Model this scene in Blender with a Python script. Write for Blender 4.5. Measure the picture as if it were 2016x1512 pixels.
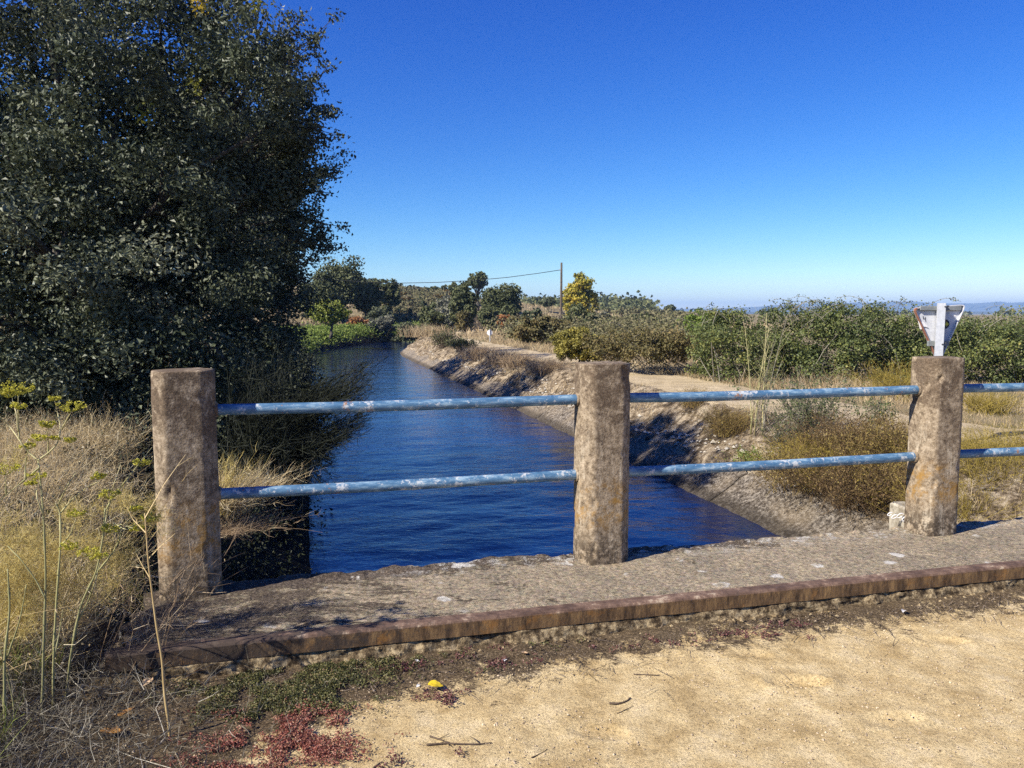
import bpy, math, random
import numpy as np

# ------------------------------------------------------------------ clear
for o in list(bpy.data.objects):
    bpy.data.objects.remove(o, do_unlink=True)
SC = bpy.context.scene
COL = SC.collection
rng = np.random.default_rng(11)
R = math.radians

# ------------------------------------------------------------------ camera
EYE = 1.48
PITCH = math.atan(141 / 1550)
cam_d = bpy.data.cameras.new("camera")
cam = bpy.data.objects.new("camera", cam_d)
COL.objects.link(cam)
cam.location = (0, 0, EYE)
cam.rotation_euler = (math.pi / 2 - PITCH, 0, 0)
cam_d.sensor_width = 36
cam_d.lens = 1550 / 2016 * 36
cam_d.clip_start = 0.05
cam_d.clip_end = 30000
SC.camera = cam

# ------------------------------------------------------------------ sky, sun, exposure
SUN_EL = R(37.6)
SUN_H = (-0.845, -0.534)          # horizontal direction towards the sun
w = bpy.data.worlds.new("World")
SC.world = w
w.use_nodes = True
nt = w.node_tree
nt.nodes.clear()
sky = nt.nodes.new("ShaderNodeTexSky")
sky.sky_type = 'NISHITA'
sky.sun_disc = False
sky.sun_elevation = SUN_EL
sky.sun_rotation = math.atan2(SUN_H[0], SUN_H[1])
sky.altitude = 900
sky.air_density = 1.0
sky.dust_density = 0.15
sky.ozone_density = 2.2
gam = nt.nodes.new("ShaderNodeGamma")
gam.inputs[1].default_value = 1.28
hsv = nt.nodes.new("ShaderNodeHueSaturation")
hsv.inputs['Hue'].default_value = 0.515
hsv.inputs['Saturation'].default_value = 1.15
bg = nt.nodes.new("ShaderNodeBackground")
bg.inputs['Strength'].default_value = 0.062
wo = nt.nodes.new("ShaderNodeOutputWorld")
nt.links.new(sky.outputs[0], gam.inputs[0])
nt.links.new(gam.outputs[0], hsv.inputs['Color'])
sepc = nt.nodes.new("ShaderNodeSeparateColor")
comb = nt.nodes.new("ShaderNodeCombineColor")
nt.links.new(hsv.outputs[0], sepc.inputs[0])
for ch, (a_, g_) in enumerate(((.50, 1.41), (.610, 1.05), (.79, .70))):      # clear deep-blue autumn air
    m1 = nt.nodes.new("ShaderNodeMath"); m1.operation = 'MULTIPLY'; m1.inputs[1].default_value = .108
    m2 = nt.nodes.new("ShaderNodeMath"); m2.operation = 'POWER'; m2.inputs[1].default_value = g_
    m3 = nt.nodes.new("ShaderNodeMath"); m3.operation = 'MULTIPLY'; m3.inputs[1].default_value = a_ / .108
    nt.links.new(sepc.outputs[ch], m1.inputs[0]); nt.links.new(m1.outputs[0], m2.inputs[0])
    nt.links.new(m2.outputs[0], m3.inputs[0]); nt.links.new(m3.outputs[0], comb.inputs[ch])
nt.links.new(comb.outputs[0], bg.inputs['Color'])
nt.links.new(bg.outputs[0], wo.inputs['Surface'])

sun_d = bpy.data.lights.new("sun", 'SUN')
sun_d.energy = 4.8
sun_d.angle = R(0.53)
sun_d.color = (1.0, 0.93, 0.82)
sun = bpy.data.objects.new("sun", sun_d)
COL.objects.link(sun)
ce = math.cos(SUN_EL)
from mathutils import Vector
tosun = Vector((SUN_H[0] * ce, SUN_H[1] * ce, math.sin(SUN_EL)))
sun.rotation_euler = tosun.to_track_quat('Z', 'Y').to_euler()
sun.location = (-20, -15, 30)

SC.view_settings.view_transform = 'Standard'
SC.view_settings.look = 'None'
SC.view_settings.exposure = 0.98
SC.view_settings.gamma = 1.0
SC.view_settings.use_curve_mapping = False
SC.render.engine = 'CYCLES'
SC.cycles.max_bounces = 6
SC.cycles.diffuse_bounces = 2
SC.cycles.glossy_bounces = 3
SC.cycles.transmission_bounces = 2
SC.cycles.volume_bounces = 0
SC.cycles.use_denoising = False
SC.cycles.volume_step_rate = 10

# ------------------------------------------------------------------ frames of reference
TH = R(14.4)
CX, CY = -math.sin(TH), math.cos(TH)      # along the canal (u), away from the bridge
RX, RY = math.cos(TH), math.sin(TH)       # along the bridge rail (v), to the right


def uv(u, v, z=0.0):
    return np.array([CX * u + RX * v, CY * u + RY * v, z])


def pix(px, py, Y):
    """world point that lies at photograph pixel px,py at the distance Y."""
    sp, cp = math.sin(PITCH), math.cos(PITCH)
    a, b = (px - 1008) / 1550, (756 - py) / 1550
    d = np.array([a, cp + b * sp, -sp + b * cp])
    return np.array([0, 0, EYE]) + d * (Y / d[1])


def pixz(px, py, z):
    sp, cp = math.sin(PITCH), math.cos(PITCH)
    a, b = (px - 1008) / 1550, (756 - py) / 1550
    d = np.array([a, cp + b * sp, -sp + b * cp])
    return np.array([0, 0, EYE]) + d * ((z - EYE) / d[2])


def hash2(ix, iy, seed):
    h = (ix.astype(np.int64) * 374761393 + iy.astype(np.int64) * 668265263 + seed * 974711) & 0x7fffffff
    h = ((h ^ (h >> 13)) * 1274126177) & 0x7fffffff
    return ((h ^ (h >> 16)) & 0xffff) / 65535.0


def vnoise(x, y, seed=0):
    x = np.asarray(x, float); y = np.asarray(y, float)
    ix, iy = np.floor(x), np.floor(y)
    fx, fy = x - ix, y - iy
    fx = fx * fx * (3 - 2 * fx); fy = fy * fy * (3 - 2 * fy)
    a = hash2(ix, iy, seed); b = hash2(ix + 1, iy, seed)
    c = hash2(ix, iy + 1, seed); d = hash2(ix + 1, iy + 1, seed)
    return (a + (b - a) * fx) * (1 - fy) + (c + (d - c) * fx) * fy - 0.5


def fbm(x, y, octv=4, seed=0):
    r = 0; amp = 1.0
    for k in range(octv):
        r = r + amp * vnoise(np.asarray(x) * 2 ** k, np.asarray(y) * 2 ** k, seed + k * 17)
        amp *= 0.5
    return r


def sstep(x, a, b):
    t = np.clip((np.asarray(x, float) - a) / (b - a), 0, 1)
    return t * t * (3 - 2 * t)


S0, VC, RAD, HALF = 48.0, 2.77, 52.0, 2.885
P0 = uv(S0, VC)[:2]


def canal_sw(x, y):
    x = np.asarray(x, float); y = np.asarray(y, float)
    dx, dy = x - P0[0], y - P0[1]
    a = dx * CX + dy * CY
    b = dx * RX + dy * RY
    phi = np.arctan2(a, RAD - b)
    rad = np.hypot(a, RAD - b)
    s = np.where(a <= 0, S0 + a, S0 + RAD * phi)
    wv = np.where(a <= 0, b, RAD - rad)
    wv = np.where((a > 0) & (phi > R(85)), 60.0, wv)
    return s, wv


def sw_xy(s, wv):
    s = np.asarray(s, float); wv = np.asarray(wv, float)
    phi = np.clip((s - S0) / RAD, 0, None)
    st = np.minimum(s, S0) - S0
    xs = P0[0] + CX * st + RX * wv
    ys = P0[1] + CY * st + RY * wv
    cx, cy = P0[0] + RX * RAD, P0[1] + RY * RAD
    q = RAD - wv
    xc = cx + q * (-RX * np.cos(phi) + CX * np.sin(phi))
    yc = cy + q * (-RY * np.cos(phi) + CY * np.sin(phi))
    return np.where(s <= S0, xs, xc), np.where(s <= S0, ys, yc)


WZ = -1.27
PW = [-4.60, -3.42, -2.885, -1.5, 1.5, 2.885, 3.42, 4.62]
PZ = [0.05, -0.92, -1.27, -2.2, -2.2, -1.27, -0.92, -0.22]


def H(x, y):
    x = np.asarray(x, float); y = np.asarray(y, float)
    s, wv = canal_sw(x, y)
    u = x * CX + y * CY
    d = np.hypot(x, y)
    left = 0.03
    right = -0.22 * sstep(u, 4.0, 8.0)
    base = np.where(wv < 0, left, right)
    hill = 6.2 * np.exp(-(((x + 37) / 45) ** 2 + ((y - 152) / 52) ** 2))
    hill2 = 3.2 * np.exp(-(((x - 30) / 60) ** 2 + ((y - 330) / 80) ** 2))
    aw = np.abs(wv)
    base = base + (hill + hill2) * sstep(aw, 5, 22) - 3.5 * sstep(d, 350, 1500)
    base = base + 0.05 * fbm(x * .9, y * .9, 4, 3) * sstep(d, 2, 6) + 0.5 * fbm(x * .03, y * .03, 3, 5) * sstep(aw, 10, 30) * sstep(d, 30, 80)
    prof = np.interp(wv, PW, PZ)
    earth = (aw > 3.3) & (aw < 4.8)
    prof = prof + np.where(earth, 0.30 * fbm(s * .9, wv * 1.8, 5, 9), 0)
    lowleft = np.where((wv < 0), -0.55 * sstep(s, 38, 50) * (1 - sstep(aw, 6, 12)), 0)
    base = base + lowleft
    carve = (1 - sstep(aw, 4.3, 4.9)) * sstep(u, 4.0, 4.7)
    return base * (1 - carve) + np.minimum(prof, base + .12) * carve


# ------------------------------------------------------------------ mesh helpers
WLOC = {}


def mesh_np(name, V, Fs, var=None, smooth=False):
    V = np.asarray(V, np.float32).reshape(-1, 3)
    if not isinstance(Fs, list):
        Fs = [Fs]
    Fs = [np.asarray(f, np.int32) for f in Fs if len(f)]
    m = bpy.data.meshes.new(name)
    nl = sum(f.size for f in Fs); nf = sum(len(f) for f in Fs)
    m.vertices.add(len(V)); m.vertices.foreach_set('co', V.ravel())
    m.loops.add(nl); m.loops.foreach_set('vertex_index', np.concatenate([f.ravel() for f in Fs]))
    m.polygons.add(nf)
    tot = np.concatenate([np.full(len(f), f.shape[1], np.int32) for f in Fs])
    st = np.concatenate([[0], np.cumsum(tot)[:-1]]).astype(np.int32)
    m.polygons.foreach_set('loop_start', st)
    m.polygons.foreach_set('loop_total', tot)
    m.polygons.foreach_set('use_smooth', np.full(nf, bool(smooth)))
    m.update(calc_edges=True)
    if var is not None:
        at = m.attributes.new('var', 'FLOAT', 'POINT')
        at.data.foreach_set('value', np.asarray(var, np.float32))
    return m


def obj(name, V, Fs, mat, parent=None, loc=None, var=None, smooth=False, label=None):
    V = np.asarray(V, float).reshape(-1, 3)
    if parent is not None:
        org = WLOC[parent.name]
    else:
        org = np.zeros(3) if loc is None else np.asarray(loc, float)
    m = mesh_np(name, V - org, Fs, var, smooth)
    m.materials.append(mat)
    o = bpy.data.objects.new(name, m)
    COL.objects.link(o)
    if parent is not None:
        o.parent = parent
    else:
        o.location = org
    WLOC[o.name] = org
    if label:
        o['label'] = label
    return o


def tag(o, label, cat=None, group=None, kind=None):
    if label: o['label'] = label
    if cat: o['category'] = cat
    if group: o['group'] = group
    if kind: o['kind'] = kind
    return o


def thing(name, loc, label, cat, group=None):
    o = bpy.data.objects.new(name, None)
    COL.objects.link(o)
    o.empty_display_size = .1
    o.location = loc
    WLOC[o.name] = np.asarray(loc, float)
    return tag(o, label, cat, group)


def grid_faces(n, m):
    i, j = np.meshgrid(np.arange(n - 1), np.arange(m - 1), indexing='ij')
    a = (i * m + j).ravel()
    return np.stack([a, a + m, a + m + 1, a + 1], 1)


def box(c, sx, sy, sz, ax=(1, 0, 0), ay=(0, 1, 0), az=(0, 0, 1), bev=0.0):
    c = np.asarray(c, float); ax = np.asarray(ax, float); ay = np.asarray(ay, float); az = np.asarray(az, float)
    if bev <= 0:
        P = np.array([[x, y, z] for x in (-1, 1) for y in (-1, 1) for z in (-1, 1)], float) * [sx / 2, sy / 2, sz / 2]
        F = np.array([[0, 1, 3, 2], [4, 6, 7, 5], [0, 4, 5, 1], [2, 3, 7, 6], [0, 2, 6, 4], [1, 5, 7, 3]])
    else:
        P = []; b = bev
        for z, i in ((-sz / 2, b), (-sz / 2 + b, 0), (sz / 2 - b, 0), (sz / 2, b)):
            hx, hy = sx / 2 - i, sy / 2 - i
            P += [(-hx, -hy + b, z), (-hx + b, -hy, z), (hx - b, -hy, z), (hx, -hy + b, z), (hx, hy - b, z), (hx - b, hy, z), (-hx + b, hy, z), (-hx, hy - b, z)]
        P = np.array(P); F = []
        for k in range(3):
            for q in range(8):
                F.append([k * 8 + q, k * 8 + (q + 1) % 8, k * 8 + 8 + (q + 1) % 8, k * 8 + 8 + q])
        for base, flip in ((0, True), (24, False)):
            for q in ((0, 1, 2, 3), (0, 3, 4, 7), (7, 4, 5, 6)):
                r = [base + t for t in q]
                F.append(r[::-1] if flip else r)
        F = np.array(F)
    return c + P[:, :1] * ax + P[:, 1:2] * ay + P[:, 2:3] * az, F


def join(parts):
    V, F, off = [], {}, 0
    for p in parts:
        v, f = p[0], p[1]
        fl = f if isinstance(f, list) else [f]
        for g in fl:
            g = np.asarray(g)
            if len(g):
                F.setdefault(g.shape[1], []).append(g + off)
        V.append(v); off += len(v)
    return np.concatenate(V), [np.concatenate(x) for x in F.values()]


def tube(pts, rad, sides=6, cap=True):
    pts = np.asarray(pts, float); n = len(pts)
    rad = np.broadcast_to(np.asarray(rad, float), (n,))
    t = np.gradient(pts, axis=0)
    t /= np.linalg.norm(t, axis=1, keepdims=True) + 1e-9
    ref = np.array([0.31, 0.17, 1.0]) if abs(t[:, 2]).mean() < .8 else np.array([1.0, 0.2, 0.1])
    a = np.cross(t, ref); a /= np.linalg.norm(a, axis=1, keepdims=True) + 1e-9
    b = np.cross(t, a)
    ang = np.arange(sides) / sides * 2 * math.pi
    V = pts[:, None] + rad[:, None, None] * (np.cos(ang)[None, :, None] * a[:, None] + np.sin(ang)[None, :, None] * b[:, None])
    i, j = np.meshgrid(np.arange(n - 1), np.arange(sides), indexing='ij')
    p = (i * sides + j).ravel(); q = (i * sides + (j + 1) % sides).ravel()
    F = [np.stack([p, q, q + sides, p + sides], 1)]
    V = V.reshape(-1, 3)
    if cap:
        V = np.concatenate([V, pts[:1], pts[-1:]])
        k = np.arange(sides)
        F.append(np.concatenate([np.stack([np.full(sides, n * sides), (k + 1) % sides, k], 1),
                                 np.stack([np.full(sides, n * sides + 1), (n - 1) * sides + k, (n - 1) * sides + (k + 1) % sides], 1)]))
    return V, F


def unit(a):
    return a / (np.linalg.norm(a, axis=-1, keepdims=True) + 1e-9)


def leaves(C, N, L, W, var, fold=.22, rg=rng):
    """folded diamond leaves: centres, facing, length, width"""
    n = len(C)
    L = np.broadcast_to(L, (n,))[:, None]; W = np.broadcast_to(W, (n,))[:, None]
    N = unit(N)
    t = unit(np.cross(N, rg.normal(size=(n, 3))))
    b = np.cross(N, t)
    V = np.stack([C - t * L * .5, C + b * W * .5 + N * W * fold + t * L * .06, C + t * L * .5 - N * L * .12, C - b * W * .5 + N * W * fold + t * L * .06], 1).reshape(-1, 3)
    k = np.arange(n)[:, None] * 4
    F = np.concatenate([k + np.array([0, 1, 2]), k + np.array([0, 2, 3])])
    return V, F, np.repeat(var, 4)


def ribbons(P, wd, var, rg=rng, face=None):
    """thin tapered strips: P (n,k,3), wd (n,)"""
    n, k, _ = P.shape
    d = P[:, -1] - P[:, 0]
    f = rg.normal(size=(n, 3)) if face is None else face
    side = unit(np.cross(d, f))
    tap = np.linspace(1, .25, k)
    wv = np.asarray(wd)[:, None] * tap[None] * .5
    A = P + side[:, None] * wv[..., None]
    B = P - side[:, None] * wv[..., None]
    V = np.stack([A, B], 2).reshape(-1, 3)
    idx = np.arange(n)[:, None] * (2 * k) + np.arange(k - 1)[None] * 2
    idx = idx.ravel()
    F = np.stack([idx, idx + 1, idx + 3, idx + 2], 1)
    return V, F, np.repeat(var, 2 * k)


def stack3(parts):
    V, F, A, off = [], [], [], 0
    for v, f, a in parts:
        V.append(v); F.append(np.asarray(f) + off); A.append(a); off += len(v)
    d = {}
    for f in F:
        d.setdefault(f.shape[1], []).append(f)
    return np.concatenate(V), [np.concatenate(x) for x in d.values()], np.concatenate(A)


# ------------------------------------------------------------------ materials
class N:
    def __init__(self, name):
        self.m = bpy.data.materials.new(name)
        self.m.use_nodes = True
        self.t = self.m.node_tree
        self.t.nodes.clear()
        self.out = self.t.nodes.new("ShaderNodeOutputMaterial")
        self.b = self.t.nodes.new("ShaderNodeBsdfPrincipled")
        self.t.links.new(self.b.outputs[0], self.out.inputs['Surface'])
        self._tc = None

    def n(self, typ, ins=None, **kw):
        nd = self.t.nodes.new(typ)
        for k, v in kw.items():
            setattr(nd, k, v)
        for k, v in (ins or {}).items():
            if hasattr(v, 'is_output'):
                self.t.links.new(v, nd.inputs[k])
            else:
                nd.inputs[k].default_value = v
        return nd

    def link(self, a, b):
        self.t.links.new(a, b)

    @property
    def pos(self):
        if self._tc is None:
            self._tc = self.n("ShaderNodeNewGeometry").outputs['Position']
        return self._tc

    def noise(self, scale, detail=5, rough=.6, vec=None, dist=0.0):
        return self.n("ShaderNodeTexNoise", {'Vector': vec or self.pos, 'Scale': scale, 'Detail': detail, 'Roughness': rough, 'Distortion': dist}).outputs[0]

    def vor(self, scale, vec=None, feature='F1', out='Distance', rnd=1.0):
        return self.n("ShaderNodeTexVoronoi", {'Vector': vec or self.pos, 'Scale': scale, 'Randomness': rnd}, feature=feature).outputs[out]

    def ramp(self, fac, stops, interp='LINEAR'):
        nd = self.n("ShaderNodeValToRGB", {'Fac': fac})
        cr = nd.color_ramp
        cr.interpolation = interp
        while len(cr.elements) < len(stops):
            cr.elements.new(.5)
        for e, (p, c) in zip(cr.elements, stops):
            e.position = p
            e.color = (*c, 1) if not isinstance(c, (int, float)) else (c, c, c, 1)
        return nd.outputs[0]

    def mix(self, fac, a, b, mode='MIX'):
        nd = self.n("ShaderNodeMix", data_type='RGBA', blend_type=mode)
        for sock, v in ((nd.inputs[0], fac), (nd.inputs[6], a), (nd.inputs[7], b)):
            if hasattr(v, 'is_output'):
                self.link(v, sock)
            elif isinstance(v, (int, float)):
                sock.default_value = v
            else:
                sock.default_value = (*v, 1)
        return nd.outputs[2]

    def math(self, op, a, b=0.0):
        nd = self.n("ShaderNodeMath", operation=op)
        for i, v in enumerate((a, b)):
            if hasattr(v, 'is_output'):
                self.link(v, nd.inputs[i])
            else:
                nd.inputs[i].default_value = v
        return nd.outputs[0]

    def sep(self):
        return self.n("ShaderNodeSeparateXYZ", {'Vector': self.pos}).outputs

    def dotp(self, v):
        nd = self.n("ShaderNodeVectorMath", {0: self.pos, 1: v}, operation='DOT_PRODUCT')
        return nd.outputs['Value']

    def smooth(self, x, a, b):
        nd = self.n("ShaderNodeMapRange", {'Value': x, 'From Min': a, 'From Max': b}, interpolation_type='SMOOTHSTEP')
        return nd.outputs[0]

    def bump(self, h, strength, dist=.01):
        nd = self.n("ShaderNodeBump", {'Height': h, 'Strength': strength, 'Distance': dist})
        self.link(nd.outputs[0], self.b.inputs['Normal'])
        return nd

    def fin(self, col=None, rough=.9, spec=.3):
        if col is not None:
            if hasattr(col, 'is_output'):
                self.link(col, self.b.inputs['Base Color'])
            else:
                self.b.inputs['Base Color'].default_value = (*col, 1)
        if hasattr(rough, 'is_output'):
            self.link(rough, self.b.inputs['Roughness'])
        else:
            self.b.inputs['Roughness'].default_value = rough
        self.b.inputs['Specular IOR Level'].default_value = spec
        return self.m


def leaf_mat(name, stops, rough=.5, spec=.4, trans=.25):
    k = N(name)
    a = k.n("ShaderNodeAttribute", attribute_name='var').outputs['Fac']
    col = k.ramp(a, stops)
    k.fin(col, rough, spec)
    if trans > 0:
        tl = k.n("ShaderNodeBsdfTranslucent", {'Color': col})
        mx = k.n("ShaderNodeMixShader", {0: trans})
        k.link(k.b.outputs[0], mx.inputs[1]); k.link(tl.outputs[0], mx.inputs[2])
        k.link(mx.outputs[0], k.out.inputs['Surface'])
    return k.m


M = {}
M['oak_leaf'] = leaf_mat('oak_leaf', [(0, (.028, .035, .018)), (.4, (.072, .087, .046)), (.75, (.14, .157, .092)), (1, (.235, .24, .155))], .5, .32, .18)
M['oak_far'] = leaf_mat('oak_far', [(0, (.040, .050, .020)), (.5, (.105, .120, .048)), (1, (.20, .20, .085))], .6, .3, .2)
M['olive_far'] = leaf_mat('olive_far', [(0, (.05, .065, .03)), (.5, (.10, .115, .06)), (1, (.16, .165, .09))], .7, .3, .2)
M['grey_far'] = leaf_mat('grey_far', [(0, (.09, .095, .065)), (.5, (.16, .16, .115)), (1, (.24, .23, .17))], .8, .2, .15)
M['yellowgreen'] = leaf_mat('yellowgreen', [(0, (.10, .13, .02)), (.5, (.20, .24, .04)), (1, (.34, .33, .08))], .6, .3, .3)
M['bright_green'] = leaf_mat('bright_green', [(0, (.075, .115, .02)), (.5, (.17, .235, .04)), (1, (.30, .34, .085))], .6, .3, .3)
M['poplar'] = leaf_mat('poplar', [(0, (.13, .15, .025)), (.4, (.29, .27, .04)), (.75, (.46, .37, .05)), (1, (.55, .40, .06))], .6, .3, .3)
M['yellow_bush'] = leaf_mat('yellow_bush', [(0, (.10, .10, .025)), (.4, (.25, .22, .05)), (.8, (.40, .33, .06)), (1, (.50, .38, .08))], .6, .3, .3)
M['orange'] = leaf_mat('orange', [(0, (.20, .13, .06)), (.5, (.42, .20, .08)), (1, (.50, .28, .12))], .6, .3, .3)
M['bramble'] = leaf_mat('bramble', [(0, (.034, .050, .018)), (.35, (.080, .105, .034)), (.62, (.145, .17, .05)), (.85, (.24, .24, .065)), (1, (.38, .33, .10))], .55, .35, .25)
M['bramble_brown'] = leaf_mat('bramble_brown', [(0, (.05, .045, .02)), (.35, (.11, .10, .035)), (.7, (.19, .15, .06)), (1, (.26, .19, .08))], .6, .3, .2)
M['heath'] = leaf_mat('heath', [(0, (.045, .03, .016)), (.3, (.13, .085, .04)), (.6, (.21, .145, .055)), (.8, (.27, .20, .06)), (1, (.36, .29, .10))], .8, .2, .2)
M['heath_dark'] = leaf_mat('heath_dark', [(0, (.035, .024, .014)), (.5, (.11, .07, .035)), (.85, (.19, .125, .055)), (1, (.30, .22, .09))], .85, .2, .15)
M['gold_shrub'] = leaf_mat('gold_shrub', [(0, (.09, .07, .02)), (.5, (.24, .18, .04)), (1, (.36, .28, .06))], .8, .2, .2)
M['green_shrub'] = leaf_mat('green_shrub', [(0, (.045, .065, .025)), (.5, (.10, .13, .05)), (1, (.18, .20, .08))], .6, .3, .25)
M['broom'] = leaf_mat('broom', [(0, (.006, .008, .005)), (1, (.022, .026, .014))], .7, .2, .05)
M['dry'] = leaf_mat('dry', [(0, (.11, .075, .045)), (.4, (.24, .165, .10)), (.75, (.38, .28, .17)), (1, (.52, .43, .29))], .8, .2, .15)
M['dry_grass'] = leaf_mat('dry_grass', [(0, (.20, .14, .08)), (.5, (.40, .30, .17)), (1, (.56, .46, .28))], .8, .2, .2)
M['grey_dead'] = leaf_mat('grey_dead', [(0, (.04, .034, .025)), (.5, (.125, .11, .08)), (.85, (.25, .225, .17)), (1, (.46, .43, .35))], .85, .15, .1)
M['gold_feather'] = leaf_mat('gold_feather', [(0, (.24, .17, .055)), (.5, (.52, .405, .13)), (1, (.70, .60, .26))], .7, .2, .35)
M['fennel_stem'] = leaf_mat('fennel_stem', [(0, (.20, .19, .09)), (.5, (.32, .30, .13)), (1, (.46, .40, .20))], .6, .3, 0)
M['umbel'] = leaf_mat('umbel', [(0, (.26, .25, .05)), (.5, (.48, .45, .05)), (1, (.62, .56, .10))], .6, .2, .25)
M['straw'] = leaf_mat('straw', [(0, (.30, .20, .08)), (1, (.46, .35, .17))], .6, .3, 0)
M['sedum_green'] = leaf_mat('sedum_green', [(0, (.03, .032, .012)), (.4, (.085, .09, .03)), (.65, (.17, .165, .055)), (.85, (.26, .20, .10)), (1, (.20, .09, .06))], .5, .35, .15)
M['sedum_red'] = leaf_mat('sedum_red', [(0, (.10, .035, .025)), (.4, (.27, .085, .06)), (.65, (.36, .16, .11)), (.85, (.42, .27, .17)), (1, (.22, .20, .07))], .5, .35, .15)
M['purple'] = leaf_mat('purple', [(0, (.05, .022, .022)), (.5, (.14, .05, .05)), (.8, (.24, .11, .09)), (1, (.12, .12, .05))], .5, .35, .1)
M['weed_seed'] = leaf_mat('weed_seed', [(0, (.15, .10, .045)), (.4, (.42, .31, .155)), (.75, (.62, .50, .28)), (1, (.76, .68, .48))], .8, .2, .2)
M['shade_leaf'] = leaf_mat('shade_leaf', [(0, (.010, .014, .007)), (.6, (.024, .032, .014)), (1, (.05, .055, .026))], .6, .25, .05)  # near-black leaf colour stands in for shade on the left bank
M['debris'] = leaf_mat('debris', [(0, (.03, .022, .016)), (.6, (.09, .065, .045)), (1, (.25, .2, .15))], .9, .2, 0)
M['bark'] = (lambda k: (k.bump(k.noise(30, 6), .6, .02), k.fin(k.ramp(k.noise(14, 5), [(.3, (.035, .03, .025)), (.7, (.12, .105, .085))]), .9, .2))[1])(N('bark'))
M['pale_bark'] = (lambda k: k.fin(k.ramp(k.noise(9, 4), [(.3, (.18, .16, .12)), (.7, (.34, .31, .25))]), .9, .2))(N('pale_bark'))


def mat_post():
    k = N('post_concrete')
    z = k.sep()[2]
    fine = k.noise(110, 5, .75)
    grit = k.vor(120)
    base = k.ramp(k.noise(34, 9, .85), [(.38, (.10, .078, .055)), (.48, (.25, .205, .15)), (.56, (.38, .325, .25)), (.66, (.55, .49, .39))])
    base = k.mix(k.ramp(grit, [(.0, .9), (.24, 0.0)]), base, (.56, .51, .43))
    # dark lichen: heavy at the head, thinner below
    dk = k.math('ADD', k.math('MULTIPLY', k.smooth(z, .45, 1.2), .10), k.noise(6.5, 8, .75, dist=.5))
    dk = k.math('ADD', dk, k.math('MULTIPLY', k.noise(48, 7, .8), .42))
    dark = k.ramp(dk, [(.75, 0.0), (.84, .85)])
    base = k.mix(dark, base, k.ramp(fine, [(.4, (.055, .041, .030)), (.6, (.17, .13, .095))]))
    # white crust streaks lower down
    vecs = k.n("ShaderNodeMapping", {'Vector': k.pos, 'Scale': (20, 20, 3.2)}).outputs[0]
    st = k.ramp(k.math('ADD', k.noise(1.0, 6, .65, vecs), k.math('MULTIPLY', fine, .3)), [(.71, 0.0), (.79, .65)])
    base = k.mix(k.math('MULTIPLY', st, k.smooth(z, 1.0, .6)), base, (.60, .555, .46))
    # ochre lichen
    band = k.math('MULTIPLY', k.smooth(z, .27, .40), k.smooth(z, .64, .48))
    oc = k.math('MULTIPLY', k.ramp(k.math('ADD', k.noise(6.5, 6, .7, dist=.5), k.math('MULTIPLY', k.noise(44, 6, .8), .5)), [(.74, 0.0), (.86, .75)]), band)
    base = k.mix(oc, base, (.36, .215, .055))
    # dark damp foot
    ft = k.math('MULTIPLY', k.smooth(z, .36, .18), k.ramp(k.noise(22, 7, .8), [(.44, 0.0), (.54, .9)]))
    base = k.mix(ft, base, (.06, .048, .036))
    pits = k.ramp(k.vor(30), [(.06, 1.0), (.11, 0.0)])
    base = k.mix(k.math('MULTIPLY', pits, .8), base, (.045, .036, .028))
    base = k.mix(1.0, base, (.84, .78, .70), 'MULTIPLY')
    h = k.math('ADD', k.noise(50, 8, .8), k.math('MULTIPLY', grit, -.5))
    h = k.math('SUBTRACT', h, k.math('MULTIPLY', pits, .9))
    k.bump(h, .4, .004)
    return k.fin(base, .92, .2)


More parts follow.
